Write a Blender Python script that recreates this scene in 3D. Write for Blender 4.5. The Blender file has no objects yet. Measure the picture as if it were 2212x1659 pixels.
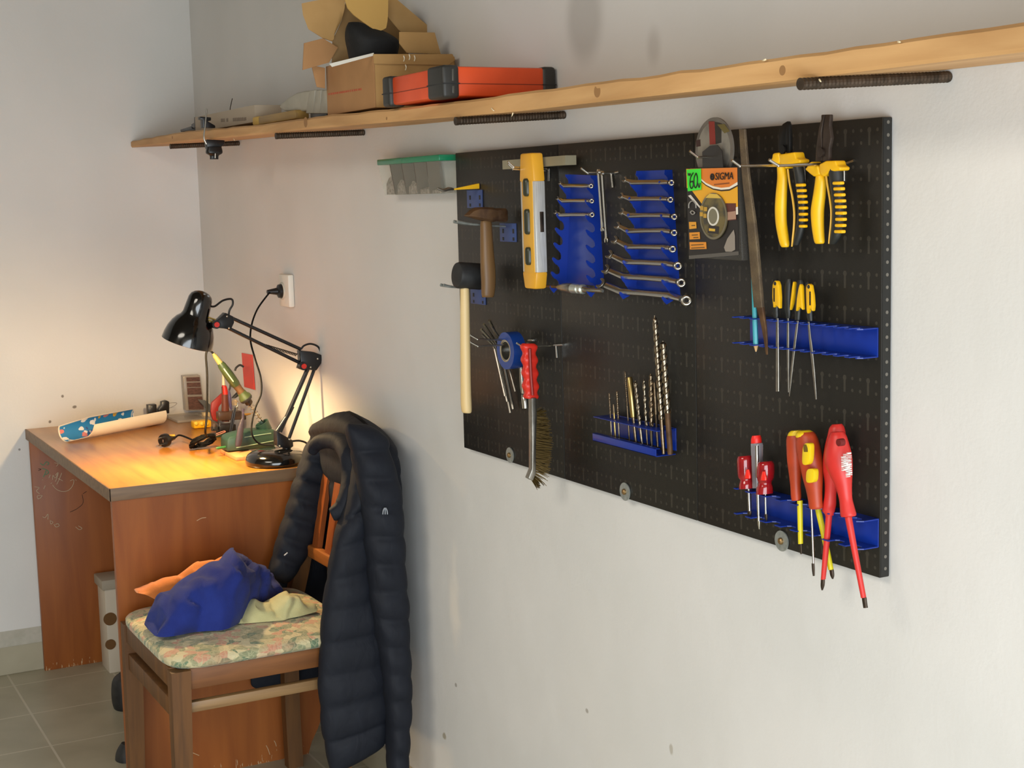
import bpy, bmesh, math, random
from mathutils import Vector, Matrix
random.seed(7)
PI = math.pi
scn = bpy.context.scene
COL = scn.collection

# ---------------------------------------------------------------- camera
# measured from the photograph: focal length in pixels and pose in metres
FPX = 3201.2
CAM = Vector((4.6262, -1.3266, 1.4167))
RGT = Vector((0.4667, 0.8840, -0.0255))
UPV = Vector((-0.1001, 0.0815, 0.9916))
FWD = Vector((-0.8787, 0.4603, -0.1265))
cam = bpy.data.cameras.new('camera'); cam_o = bpy.data.objects.new('camera', cam); COL.objects.link(cam_o)
cam.sensor_width = 36.0; cam.lens = FPX / 2212.0 * 36.0; cam.clip_start = 0.02
R3 = Matrix((RGT, UPV, -FWD)).transposed()
# orthonormalise
q = R3.to_quaternion(); q.normalize()
cam_o.rotation_mode = 'QUATERNION'; cam_o.rotation_quaternion = q; cam_o.location = CAM
scn.camera = cam_o
RM = q.to_matrix()
RGT, UPV, FWD = RM.col[0].copy(), RM.col[1].copy(), -RM.col[2].copy()

def ray(u, v): return (FWD + RGT * ((u - 1106.0) / FPX) - UPV * ((v - 829.5) / FPX))
def X(u, v, x): d = ray(u, v); return CAM + d * ((x - CAM.x) / d.x)     # a photo point measured on a plane x
def Y(u, v, y): d = ray(u, v); return CAM + d * ((y - CAM.y) / d.y)     # ... on a plane parallel to the tool wall
def Z(u, v, z): d = ray(u, v); return CAM + d * ((z - CAM.z) / d.z)     # ... on a level plane
def lerp(a, b, t): return a + (b - a) * t
def interp(tab, x):
    if x <= tab[0][0]: return tab[0][1]
    for (a, b), (c, d) in zip(tab, tab[1:]):
        if x <= c: return b + (d - b) * (x - a) / (c - a)
    return tab[-1][1]

# ---------------------------------------------------------------- materials
def lin(c):
    if isinstance(c, str):
        c = tuple(int(c[i:i + 2], 16) / 255.0 for i in (0, 2, 4))
    return tuple((x / 12.92 if x <= 0.04045 else ((x + 0.055) / 1.055) ** 2.4) for x in c[:3]) + (1.0,)

def newmat(name):
    m = bpy.data.materials.new(name); m.use_nodes = True
    return m, m.node_tree.nodes, m.node_tree.links, m.node_tree.nodes['Principled BSDF']

def mat(name, c, rough=0.5, metal=0.0, c2=None, nscale=30.0, stretch=(1, 1, 1), bump=0.0, bscale=None, coat=0.0,
        alpha=1.0, trans=0.0, emit=None, estr=0.0, spec=0.5, lo=0.35, hi=0.65, detail=4.0, sheen=0.0):
    m, N, L, P = newmat(name)
    P.inputs['Roughness'].default_value = rough; P.inputs['Metallic'].default_value = metal
    P.inputs['Coat Weight'].default_value = coat; P.inputs['Coat Roughness'].default_value = 0.12
    P.inputs['Alpha'].default_value = alpha; P.inputs['Transmission Weight'].default_value = trans
    P.inputs['Specular IOR Level'].default_value = spec
    P.inputs['Sheen Weight'].default_value = sheen
    P.inputs['Base Color'].default_value = lin(c)
    if emit:
        P.inputs['Emission Color'].default_value = lin(emit); P.inputs['Emission Strength'].default_value = estr
    if c2 or bump:
        tc = N.new('ShaderNodeTexCoord'); mp = N.new('ShaderNodeMapping'); mp.inputs['Scale'].default_value = stretch
        L.new(tc.outputs['Object'], mp.inputs['Vector'])
    if c2:
        ns = N.new('ShaderNodeTexNoise'); ns.inputs['Scale'].default_value = nscale; ns.inputs['Detail'].default_value = detail
        L.new(mp.outputs[0], ns.inputs['Vector'])
        r = N.new('ShaderNodeValToRGB'); r.color_ramp.elements[0].color = lin(c); r.color_ramp.elements[1].color = lin(c2)
        r.color_ramp.elements[0].position = lo; r.color_ramp.elements[1].position = hi
        L.new(ns.outputs['Fac'], r.inputs[0]); L.new(r.outputs[0], P.inputs['Base Color'])
    if bump:
        nb = N.new('ShaderNodeTexNoise'); nb.inputs['Scale'].default_value = bscale or nscale; nb.inputs['Detail'].default_value = 5
        L.new(mp.outputs[0], nb.inputs['Vector'])
        b = N.new('ShaderNodeBump'); b.inputs['Strength'].default_value = bump; b.inputs['Distance'].default_value = 0.004
        L.new(nb.outputs['Fac'], b.inputs['Height']); L.new(b.outputs[0], P.inputs['Normal'])
    return m

def mth(N, L, op, a, b=None, c=None):
    n = N.new('ShaderNodeMath'); n.operation = op
    for i, x in enumerate((a, b, c)):
        if x is None: continue
        if hasattr(x, 'links') or hasattr(x, 'is_linked'): L.new(x, n.inputs[i])
        else: n.inputs[i].default_value = x
    return n.outputs[0]

def mixc(N, L, fac, a, b):
    n = N.new('ShaderNodeMix'); n.data_type = 'RGBA'
    if hasattr(fac, 'is_linked'): L.new(fac, n.inputs[0])
    else: n.inputs[0].default_value = fac
    for i, x in ((6, a), (7, b)):
        if hasattr(x, 'is_linked'): L.new(x, n.inputs[i])
        else: n.inputs[i].default_value = lin(x)
    return n.outputs[2]

def wall_mat(name, spots, axis):
    """painted plaster: slight tone variation, fine roller texture, chips and soft grey patches with a shape of their own"""
    m, N, L, P = newmat(name); P.inputs['Roughness'].default_value = 0.62
    g = N.new('ShaderNodeNewGeometry'); s = N.new('ShaderNodeSeparateXYZ'); L.new(g.outputs['Position'], s.inputs[0])
    ns = N.new('ShaderNodeTexNoise'); ns.inputs['Scale'].default_value = 2.2; ns.inputs['Detail'].default_value = 3
    L.new(g.outputs['Position'], ns.inputs['Vector'])
    r = N.new('ShaderNodeValToRGB'); r.color_ramp.elements[0].color = lin('d4d3d0'); r.color_ramp.elements[1].color = lin('dcdad7')
    r.color_ramp.elements[0].position = .35; r.color_ramp.elements[1].position = .65
    L.new(ns.outputs['Fac'], r.inputs[0]); col = r.outputs[0]
    n2 = N.new('ShaderNodeTexNoise'); n2.inputs['Scale'].default_value = 55; L.new(g.outputs['Position'], n2.inputs['Vector'])
    wob = mth(N, L, 'MULTIPLY', mth(N, L, 'SUBTRACT', n2.outputs['Fac'], .5), 0.9)
    ax = s.outputs['X' if axis == 'x' else 'Y']
    for (a, z, ra, rz, c, soft, amt) in spots:
        da = mth(N, L, 'POWER', mth(N, L, 'ABSOLUTE', mth(N, L, 'DIVIDE', mth(N, L, 'SUBTRACT', ax, a), ra)), 2.0)
        dz = mth(N, L, 'POWER', mth(N, L, 'ABSOLUTE', mth(N, L, 'DIVIDE', mth(N, L, 'SUBTRACT', s.outputs['Z'], z), rz)), 2.0)
        d = mth(N, L, 'SQRT', mth(N, L, 'ADD', da, dz))
        if ra < .02: d = mth(N, L, 'ADD', d, wob)
        mr = N.new('ShaderNodeMapRange'); mr.interpolation_type = 'SMOOTHSTEP'
        L.new(d, mr.inputs['Value']); mr.inputs['From Min'].default_value = 1 - soft; mr.inputs['From Max'].default_value = 1.0
        mr.inputs['To Min'].default_value = amt; mr.inputs['To Max'].default_value = 0
        col = mixc(N, L, mr.outputs[0], col, c)
    L.new(col, P.inputs['Base Color'])
    nb = N.new('ShaderNodeTexNoise'); nb.inputs['Scale'].default_value = 130; nb.inputs['Detail'].default_value = 3
    L.new(g.outputs['Position'], nb.inputs['Vector'])
    nb2 = N.new('ShaderNodeTexNoise'); nb2.inputs['Scale'].default_value = 7; L.new(g.outputs['Position'], nb2.inputs['Vector'])
    b = N.new('ShaderNodeBump'); b.inputs['Strength'].default_value = .12; b.inputs['Distance'].default_value = .003
    L.new(nb.outputs['Fac'], b.inputs['Height'])
    b2 = N.new('ShaderNodeBump'); b2.inputs['Strength'].default_value = .25; b2.inputs['Distance'].default_value = .01
    L.new(nb2.outputs['Fac'], b2.inputs['Height']); L.new(b.outputs[0], b2.inputs['Normal']); L.new(b2.outputs[0], P.inputs['Normal'])
    return m

def tile_mat(name, size, off, c1, c2, grout, gw=.006, axes=('X', 'Y')):
    m, N, L, P = newmat(name); P.inputs['Roughness'].default_value = .38
    g = N.new('ShaderNodeNewGeometry'); s = N.new('ShaderNodeSeparateXYZ'); L.new(g.outputs['Position'], s.inputs[0])
    fs = []
    for k, a in enumerate(axes):
        t = mth(N, L, 'DIVIDE', mth(N, L, 'SUBTRACT', s.outputs[a], off[k]), size)
        fr = mth(N, L, 'ABSOLUTE', mth(N, L, 'SUBTRACT', mth(N, L, 'FRACT', mth(N, L, 'ADD', t, 100.5)), .5))
        fs.append(mth(N, L, 'LESS_THAN', fr, gw / size / 2))
    gm = fs[0] if len(fs) == 1 else mth(N, L, 'MAXIMUM', fs[0], fs[1])
    ns = N.new('ShaderNodeTexNoise'); ns.inputs['Scale'].default_value = 6; ns.inputs['Detail'].default_value = 6
    L.new(g.outputs['Position'], ns.inputs['Vector'])
    r = N.new('ShaderNodeValToRGB'); r.color_ramp.elements[0].color = lin(c1); r.color_ramp.elements[1].color = lin(c2)
    r.color_ramp.elements[0].position = .35; r.color_ramp.elements[1].position = .65
    L.new(ns.outputs['Fac'], r.inputs[0]); L.new(mixc(N, L, gm, r.outputs[0], grout), P.inputs['Base Color'])
    b = N.new('ShaderNodeBump'); b.inputs['Strength'].default_value = .5; b.inputs['Distance'].default_value = .002; b.invert = True
    L.new(gm, b.inputs['Height']); L.new(b.outputs[0], P.inputs['Normal'])
    return m

def wood(name, a, b, axis=0, scale=5.0, st=14.0, rough=.45, coat=0.0, bands=0.0, bump=.05, knots=None):
    """grain stretched along an axis; bands = broad veneer strips"""
    m, N, L, P = newmat(name); P.inputs['Roughness'].default_value = rough; P.inputs['Coat Weight'].default_value = coat
    P.inputs['Coat Roughness'].default_value = .15
    g = N.new('ShaderNodeTexCoord'); mp = N.new('ShaderNodeMapping'); sc = [st, st, st]; sc[axis] = 1.0
    mp.inputs['Scale'].default_value = sc; L.new(g.outputs['Object'], mp.inputs[0])
    ns = N.new('ShaderNodeTexNoise'); ns.inputs['Scale'].default_value = scale; ns.inputs['Detail'].default_value = 6; ns.inputs['Distortion'].default_value = .6
    L.new(mp.outputs[0], ns.inputs[0])
    r = N.new('ShaderNodeValToRGB'); r.color_ramp.elements[0].color = lin(a); r.color_ramp.elements[1].color = lin(b)
    r.color_ramp.elements[0].position = .3; r.color_ramp.elements[1].position = .7
    L.new(ns.outputs['Fac'], r.inputs[0]); col = r.outputs[0]
    n2 = N.new('ShaderNodeTexNoise'); n2.inputs['Scale'].default_value = 3.0; L.new(g.outputs['Object'], n2.inputs[0])
    h = N.new('ShaderNodeHueSaturation'); L.new(col, h.inputs['Color'])
    L.new(mth(N, L, 'ADD', mth(N, L, 'MULTIPLY', n2.outputs['Fac'], .5), .75), h.inputs['Value']); col = h.outputs[0]
    if knots:
        vo = N.new('ShaderNodeTexVoronoi'); vo.inputs['Scale'].default_value = knots
        L.new(g.outputs['Object'], vo.inputs[0])
        mr = N.new('ShaderNodeMapRange'); L.new(vo.outputs['Distance'], mr.inputs[0])
        mr.inputs['From Min'].default_value = .10; mr.inputs['From Max'].default_value = .16; mr.inputs['To Min'].default_value = .6; mr.inputs['To Max'].default_value = 0
        col = mixc(N, L, mr.outputs[0], col, '7a5230')
    L.new(col, P.inputs['Base Color'])
    bp = N.new('ShaderNodeBump'); bp.inputs['Strength'].default_value = bump; bp.inputs['Distance'].default_value = .003
    L.new(ns.outputs['Fac'], bp.inputs['Height']); L.new(bp.outputs[0], P.inputs['Normal'])
    return m

# ---------------------------------------------------------------- mesh building
class MB:
    def __init__(s): s.bm = bmesh.new()
    def _merge(s, b):
        me = bpy.data.meshes.new('tmp'); b.to_mesh(me); b.free(); s.bm.from_mesh(me); bpy.data.meshes.remove(me); return s
    def box(s, lo, hi, bev=0.0, rot=None, piv=None, seg=2):
        b = bmesh.new(); bmesh.ops.create_cube(b, size=1.0)
        lo, hi = Vector(lo), Vector(hi); c = (lo + hi) / 2; d = hi - lo
        for v in b.verts: v.co = Vector((v.co.x * d.x, v.co.y * d.y, v.co.z * d.z)) + c
        if bev: bmesh.ops.bevel(b, geom=b.edges[:], offset=bev, segments=seg, affect='EDGES', profile=.5)
        if rot:
            p = Vector(piv) if piv else c
            for v in b.verts: v.co = rot @ (v.co - p) + p
        return s._merge(b)
    def prism(s, pts, vec, bev=0.0, seg=2):
        b = bmesh.new(); vec = Vector(vec)
        vs = [b.verts.new(Vector(p)) for p in pts]; f = b.faces.new(vs)
        e = bmesh.ops.extrude_face_region(b, geom=[f])
        for g in e['geom']:
            if isinstance(g, bmesh.types.BMVert): g.co += vec
        bmesh.ops.recalc_face_normals(b, faces=b.faces[:])
        if bev: bmesh.ops.bevel(b, geom=b.edges[:], offset=bev, segments=seg, affect='EDGES', profile=.5, clamp_overlap=True)
        return s._merge(b)
    def loft(s, rings, cap=True, closed=False):
        b = bmesh.new(); n = len(rings[0])
        vr = [[b.verts.new(p) for p in r] for r in rings]
        m = len(vr)
        for i in range(m if closed else m - 1):
            A, B = vr[i], vr[(i + 1) % m]
            for k in range(n): b.faces.new((A[k], A[(k + 1) % n], B[(k + 1) % n], B[k]))
        if cap and not closed:
            b.faces.new(list(reversed(vr[0]))); b.faces.new(vr[-1])
        bmesh.ops.recalc_face_normals(b, faces=b.faces[:])
        return s._merge(b)
    def sheet(s, grid, th=0.0):
        b = bmesh.new(); vr = [[b.verts.new(Vector(p)) for p in r] for r in grid]
        for A, B in zip(vr, vr[1:]):
            for k in range(len(A) - 1): b.faces.new((A[k], A[k + 1], B[k + 1], B[k]))
        bmesh.ops.recalc_face_normals(b, faces=b.faces[:])
        if th: bmesh.ops.solidify(b, geom=b.faces[:], thickness=th)
        return s._merge(b)
    def lathe(s, o, ax, prof, n=24, cap=True):
        o = Vector(o); ax = Vector(ax).normalized(); u = ax.orthogonal().normalized(); w = ax.cross(u)
        return s.loft([[o + ax * t + (u * math.cos(2 * PI * k / n) + w * math.sin(2 * PI * k / n)) * max(r, 1e-5) for k in range(n)] for t, r in prof], cap)
    def cyl(s, p0, p1, r0, r1=None, n=16):
        p0, p1 = Vector(p0), Vector(p1)
        return s.lathe(p0, p1 - p0, [(0, r0), ((p1 - p0).length, r0 if r1 is None else r1)], n)
    def rcyl(s, p0, p1, r, n=16, e=.3):
        p0, p1 = Vector(p0), Vector(p1); l = (p1 - p0).length; k = r * e
        return s.lathe(p0, p1 - p0, [(0, r * .7), (k * .35, r * .93), (k, r), (l - k, r), (l - k * .35, r * .93), (l, r * .7)], n)
    def tube(s, pts, r, n=8, sub=6, smooth=True, flat=None):
        pts = [Vector(p) for p in pts]; rr = r if isinstance(r, (list, tuple)) else [r] * len(pts)
        if smooth and len(pts) > 2:
            P, Q = [], []
            for i in range(len(pts) - 1):
                p0, p1, p2, p3 = pts[max(i - 1, 0)], pts[i], pts[i + 1], pts[min(i + 2, len(pts) - 1)]
                for k in range(sub):
                    t = k / sub
                    P.append(.5 * ((2 * p1) + (p2 - p0) * t + (2 * p0 - 5 * p1 + 4 * p2 - p3) * t * t + (3 * p1 - p0 - 3 * p2 + p3) * t ** 3)); Q.append(lerp(rr[i], rr[i + 1], t))
            P.append(pts[-1]); Q.append(rr[-1]); pts, rr = P, Q
        rings = []; u = None
        for i, p in enumerate(pts):
            t = (pts[min(i + 1, len(pts) - 1)] - pts[max(i - 1, 0)]).normalized()
            if u is None: u = t.orthogonal().normalized()
            u = (u - t * u.dot(t)); u = u.normalized() if u.length > 1e-6 else t.orthogonal().normalized()
            w = t.cross(u)
            rings.append([p + (u * math.cos(2 * PI * k / n) + w * math.sin(2 * PI * k / n)) * rr[i] for k in range(n)])
        return s.loft(rings)
    def ball(s, c, r, n=16, m=10):
        c = Vector(c); r = Vector((r, r, r)) if not hasattr(r, '__len__') else Vector(r)
        rings = []
        for i in range(m + 1):
            a = PI * i / m; z = -math.cos(a); q = max(math.sin(a), .002)
            rings.append([c + Vector((r.x * q * math.cos(2 * PI * k / n), r.y * q * math.sin(2 * PI * k / n), r.z * z)) for k in range(n)])
        return s.loft(rings)
    def ring(s, c, ax, R, r, n=28, m=10, sq=False):
        c = Vector(c); ax = Vector(ax).normalized(); u = ax.orthogonal().normalized(); w = ax.cross(u); rings = []
        for i in range(n):
            a = 2 * PI * i / n; d = u * math.cos(a) + w * math.sin(a)
            if sq: prof = [(-r[0], -r[1]), (r[0], -r[1]), (r[0], r[1]), (-r[0], r[1])]
            else: prof = [(r * math.cos(2 * PI * k / m), r * math.sin(2 * PI * k / m)) for k in range(m)]
            rings.append([c + d * (R + p) + ax * h for p, h in prof])
        return s.loft(rings, closed=True)
    def disc(s, c, ax, r, th, n=32): 
        ax = Vector(ax).normalized(); return s.cyl(Vector(c) - ax * th / 2, Vector(c) + ax * th / 2, r, n=n)
    def rows(s, rows, fn, dv, sub=5, n=20, k=1.0, sq=2.0, end=True):
        """rounded solid through photo rows (u, v, half width) measured on the plane fn; dv = depth direction, k = depth / width"""
        R = []
        for i in range(len(rows) - 1):
            p = [rows[max(i - 1, 0)], rows[i], rows[i + 1], rows[min(i + 2, len(rows) - 1)]]
            for j in range(sub):
                t = j / sub
                R.append([.5 * (2 * p[1][a] + (p[2][a] - p[0][a]) * t + (2 * p[0][a] - 5 * p[1][a] + 4 * p[2][a] - p[3][a]) * t * t + (3 * p[1][a] - p[0][a] - 3 * p[2][a] + p[3][a]) * t ** 3) for a in range(3)])
        R.append(list(rows[-1])); dv = Vector(dv).normalized(); rings = []
        if end:
            a, b = R[0], R[-1]
            d0 = max(a[2] * .0, 0)
            R = [[a[0], a[1], a[2] * .6]] + R + [[b[0], b[1], b[2] * .6]]
        for u, v, h in R:
            c = fn(u, v); w = (fn(u + h, v) - fn(u - h, v)) / 2; l = w.length
            zc, xc = (c - CAM).dot(FWD), (c - CAM).dot(RGT); pj = lambda q: abs(q.dot(RGT) * zc - xc * q.dot(FWD)) / zc; pw = pj(w.normalized()); pd = pj(dv); g = pw / math.sqrt(pw * pw + (k * pd) ** 2) if pw > .05 else 1.0
            w, l = w * g, l * g
            rg = []
            for q in range(n):
                ca, sa = math.cos(2 * PI * q / n), math.sin(2 * PI * q / n)
                x = math.copysign(abs(ca) ** (2 / sq), ca); y = math.copysign(abs(sa) ** (2 / sq), sa)
                rg.append(c + w * x + dv * (l * k * y))
            rings.append(rg)
        return s.loft(rings)
    def text(s, body, size, o, xd, yd, depth=.0004, shear=0.0):
        cu = bpy.data.curves.new('txt', 'FONT'); cu.body = body; cu.size = size; cu.extrude = depth; cu.shear = shear
        cu.align_x = 'CENTER'; cu.align_y = 'CENTER'; cu.resolution_u = 3
        ob = bpy.data.objects.new('txt', cu); COL.objects.link(ob)
        dg = bpy.context.evaluated_depsgraph_get(); dg.update(); me = bpy.data.meshes.new_from_object(ob.evaluated_get(dg))
        bpy.data.objects.remove(ob); bpy.data.curves.remove(cu)
        xd = Vector(xd).normalized(); yd = Vector(yd).normalized(); zd = xd.cross(yd); o = Vector(o)
        for v in me.vertices: v.co = o + xd * v.co.x + yd * v.co.y + zd * v.co.z
        s.bm.from_mesh(me); bpy.data.meshes.remove(me); return s

ROOT = {}
def obj(name, mb, m, parent=None, label=None, smooth=35, origin=None, kind=None):
    me = bpy.data.meshes.new(name); mb.bm.to_mesh(me); mb.bm.free()
    if smooth:
        me.polygons.foreach_set('use_smooth', [True] * len(me.polygons)); me.set_sharp_from_angle(angle=math.radians(smooth))
    o = bpy.data.objects.new(name, me); COL.objects.link(o)
    for mm in (m if isinstance(m, (list, tuple)) else [m]): me.materials.append(mm)
    if parent is not None:
        base = ROOT[parent.name]; o.parent = parent
    else:
        if origin is None:
            xs = [v.co for v in me.vertices]
            origin = Vector(((min(p.x for p in xs) + max(p.x for p in xs)) / 2, (min(p.y for p in xs) + max(p.y for p in xs)) / 2, min(p.z for p in xs)))
        base = Vector(origin); o.location = base
    ROOT[o.name] = base
    me.transform(Matrix.Translation(-base))
    if label: o['label'] = label
    if kind: o['kind'] = kind
    return o
def tag(o, label, cat, group=None, kind=None):
    o['label'] = label; o['category'] = cat
    if group: o['group'] = group
    if kind: o['kind'] = kind
    return o
def thing(name, label, cat, loc, group=None):
    o = bpy.data.objects.new(name, None); COL.objects.link(o); o.location = loc; o.empty_display_size = .02
    ROOT[o.name] = Vector(loc); return tag(o, label, cat, group)
def struct(name, mb, m, smooth=0, label=None):
    o = obj(name, mb, m, smooth=smooth, origin=(0, 0, 0)); o['kind'] = 'structure'
    if label: o['label'] = label
    return o
# ================================================================ materials
M = {}
M['black_plastic'] = mat('black_plastic', '141416', .35)
M['black_rubber'] = mat('black_rubber', '17181a', .6, c2='2a2a2a', nscale=40)
M['black_gloss'] = mat('black_gloss', '0a0a0b', .12, coat=.6)
M['chrome'] = mat('chrome', 'b9b5ac', .24, 1.0)
M['steel'] = mat('steel', '8e8a82', .38, 1.0, c2='a5a097', nscale=60)
M['dark_steel'] = mat('dark_steel', '3a332c', .45, .8, c2='54463a', nscale=50, bump=.2)
M['rust'] = mat('rust', '4d3524', .6, .45, c2='6d5034', nscale=45, bump=.25)
M['zinc'] = mat('zinc', 'aeb2ae', .4, .6, c2='8f9591', nscale=90)
M['wire'] = mat('wire', 'cfccc5', .25, 1.0)
M['white_plastic'] = mat('white_plastic', 'e4dfd3', .45)
M['blue_paint'] = mat('blue_paint', '0a2d8a', .38, coat=.12, spec=.4)
M['blue_plate'] = mat('blue_plate', '3b4f86', .5)
M['yellow'] = mat('yellow_plastic', 'efb70e', .4)
M['red'] = mat('red_plastic', 'd22d20', .38)

# ================================================================ setting
RX, RY, RZ = 5.1, -4.0, 2.75
def spot(u, v, ru, rv, c, soft, amt, plane='y'):
    p = Y(u, v, 0) if plane == 'y' else X(u, v, 0)
    if plane == 'y': return (p.x, p.z, abs(Y(u + ru, v, 0).x - p.x), abs(Y(u, v + rv, 0).z - p.z), c, soft, amt)
    return (p.y, p.z, abs(X(u + ru, v, 0).y - p.y), abs(X(u, v + rv, 0).z - p.z), c, soft, amt)
wr = [spot(1262, 40, 52, 125, '8f8a84', .55, .42), spot(1412, 100, 22, 60, 'a39c96', .8, .35),  # two soft grey patches above the shelf
      spot(960, 1590, 5, 9, '9a9078', .5, .8), spot(1450, 1620, 5, 16, 'a9a294', .5, .7), spot(1268, 1535, 4, 6, '9a948c', .5, .8),
      spot(985, 1480, 3, 5, '9a948c', .5, .8), spot(1300, 655, 4, 5, '9a948c', .5, .7)]
wl = [spot(135, 856, 4, 4, '6f675f', .5, .9, 'x'), spot(161, 879, 6, 4, '6f675f', .5, .9, 'x'), spot(108, 911, 4, 4, '6f675f', .5, .9, 'x'),
      spot(42, 971, 3, 3, '77706a', .5, .8, 'x')]
W0 = .12
def wall_with_hole(lo, hi, axis, a0, a1, z0, z1):
    m = MB()
    def bx(a, b, c, d):
        l, h = Vector(lo), Vector(hi); l[axis], h[axis] = a, b; l.z, h.z = c, d; m.box(l, h)
    A, B = lo[axis], hi[axis]
    bx(A, a0, lo[2], hi[2]); bx(a1, B, lo[2], hi[2]); bx(a0, a1, lo[2], z0); bx(a0, a1, z1, hi[2]); return m
struct('wall_right', MB().box((-W0, 0, 0), (RX + W0, W0, RZ)), wall_mat('wall_paint_right', wr, 'x'))
struct('wall_left', MB().box((-W0, RY, 0), (0, 0, RZ)), wall_mat('wall_paint_left', wl, 'y'))
PLAIN = wall_mat('wall_paint_plain', [], 'x')
WF = (-2.9, -.35, .06, 1.55)    # wide low window behind the camera: y0, y1, z0, z1
struct('wall_back', MB().box((-W0, RY - W0, 0), (RX + W0, RY, RZ)), mat('wall_back_fill_tone', '82796b', .8))  # unseen wall, its dull tone set to tune the bounced fill
struct('wall_front', wall_with_hole((RX, RY, 0), (RX + W0, 0, RZ), 1, *WF), PLAIN)
struct('ceiling', MB().box((-W0, RY - W0, RZ), (RX + W0, W0, RZ + .1)), mat('ceiling_bounce_tone', '6c604f', .8))  # unseen ceiling, darkened and warmed to shape the bounce light
T1 = .285
struct('floor', MB().box((-W0, RY - W0, -.08), (RX + W0, W0, 0)), tile_mat('floor_tile', T1, (.70, -.677), '9f9a84', 'ada892', 'c0bba8'))
wf = mat('window_frame_white', 'e8e8e6', .4)
def winframe(name, lo, hi, axis):
    m = MB(); l, h = Vector(lo), Vector(hi); t = .05
    def bar(a, b, c, d):
        p, r = l.copy(), h.copy(); p[axis], r[axis] = a, b; p.z, r.z = c, d; m.box(p, r, .004)
    A, B = l[axis], h[axis]; mid = (A + B) / 2
    bar(A, A + t, l.z, h.z); bar(B - t, B, l.z, h.z); bar(A, B, l.z, l.z + t); bar(A, B, h.z - t, h.z); bar(mid - t / 2, mid + t / 2, l.z, h.z)
    struct(name, m, wf)
winframe('window_1', (RX + .03, WF[0], WF[2]), (RX + .08, WF[1], WF[3]), 1)
# skirting tiles and the strip of grey plaster above them
skt = tile_mat('skirting_tile', T1, (-.705,), '9d9680', 'a9a28c', 'c2bda9', axes=('Y',))
struct('baseboard_left', MB().box((0, RY, 0), (.012, 0, .090), .002), skt)
struct('trim_1', MB().prism([(0, RY, .088), (.014, RY, .088), (.012, RY, .112), (0, RY, .134)], (0, -RY, 0)), mat('grey_plaster', 'b9b5a9', .7, c2='a8a597', nscale=25))
struct('baseboard_right', MB().box((0, -.012, 0), (RX, 0, .085), .002), tile_mat('skirting_tile_right', T1, (1.757,), '9d9680', 'a9a28c', 'c2bda9', axes=('X',)))

# ================================================================ desk
DL, DW = 1.12, .575
top_w = wood('desk_top_wood', 'b06f26', 'c98a38', axis=0, scale=3, st=10, rough=.3, coat=.35, bump=.02)
side_w = wood('desk_side_wood', '84440f', '9a561b', axis=2, scale=2.5, st=9, rough=.5, coat=.04, bump=.03)
def chips(m):
    N, L = m.node_tree.nodes, m.node_tree.links; P = N['Principled BSDF']; src = P.inputs['Base Color'].links[0].from_socket
    tc = N.new('ShaderNodeTexCoord'); s = N.new('ShaderNodeSeparateXYZ'); L.new(tc.outputs['Object'], s.inputs[0])
    mp = N.new('ShaderNodeMapping'); mp.inputs['Scale'].default_value = (1, 300, 45); L.new(tc.outputs['Object'], mp.inputs[0])
    n = N.new('ShaderNodeTexNoise'); n.inputs['Scale'].default_value = 1.0; n.inputs['Detail'].default_value = 2; L.new(mp.outputs[0], n.inputs[0])
    mr = N.new('ShaderNodeMapRange'); L.new(s.outputs['Z'], mr.inputs[0]); mr.inputs[1].default_value = 0; mr.inputs[2].default_value = .055; mr.inputs[3].default_value = .61; mr.inputs[4].default_value = .85
    L.new(mixc(N, L, mth(N, L, 'GREATER_THAN', n.outputs['Fac'], mr.outputs[0]), src, 'c0a580'), P.inputs['Base Color'])
chips(side_w)
edge_w = wood('desk_edge_wood', '6b543f', '82684d', axis=1, scale=6, st=12, rough=.55)
desk = thing('desk', 'orange-brown veneered desk standing in the corner, scribbled inside its leg panel', 'desk', (DL / 2, -DW / 2, 0))
obj('desktop', MB().box((.002, -DW + .004, .72), (DL - .004, -.052, .75), .0015), top_w, desk)
obj('edge_band', MB().box((.002, -DW, .719), (DL, -DW + .004, .7502), .001).box((DL - .004, -DW, .719), (DL, -.052, .7502), .001), edge_w, desk, 'worn grey-brown edge strip')
pts = [(DL - .022, -DW + .006, 0), (DL - .022, -.108, 0), (DL - .022, -.098, .03), (DL - .022, -.08, .062), (DL - .022, -.068, .09), (DL - .022, -.058, .11), (DL - .022, -.056, .719), (DL - .022, -DW + .006, .719)]
obj('side_panel', MB().prism(pts, (.018, 0, 0)), side_w, desk)
obj('side_panel', MB().box((.016, -DW + .006, 0), (.036, -.056, .719), .001), side_w, desk, 'far side panel covered in pale scribbles')
obj('cross_rail', MB().box((.037, -.085, .35), (DL - .023, -.067, .719), .001), side_w, desk)
bare = mat('bare_chipboard', 'c2a27c', .7)
for a, b, c, d in ((445, 1058, 470, 1056), (425, 1125, 445, 1118), (395, 1622, 430, 1632), (575, 1610, 583, 1630), (592, 1600, 597, 1612)):
    obj('scratch', MB().tube([X(a, b, DL - .0038), X((a + c) / 2, (b + d) / 2 - 2, DL - .0038), X(c, d, DL - .0038)], .0011, 5), bare, desk, 'pale scratch in the veneer')
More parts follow.
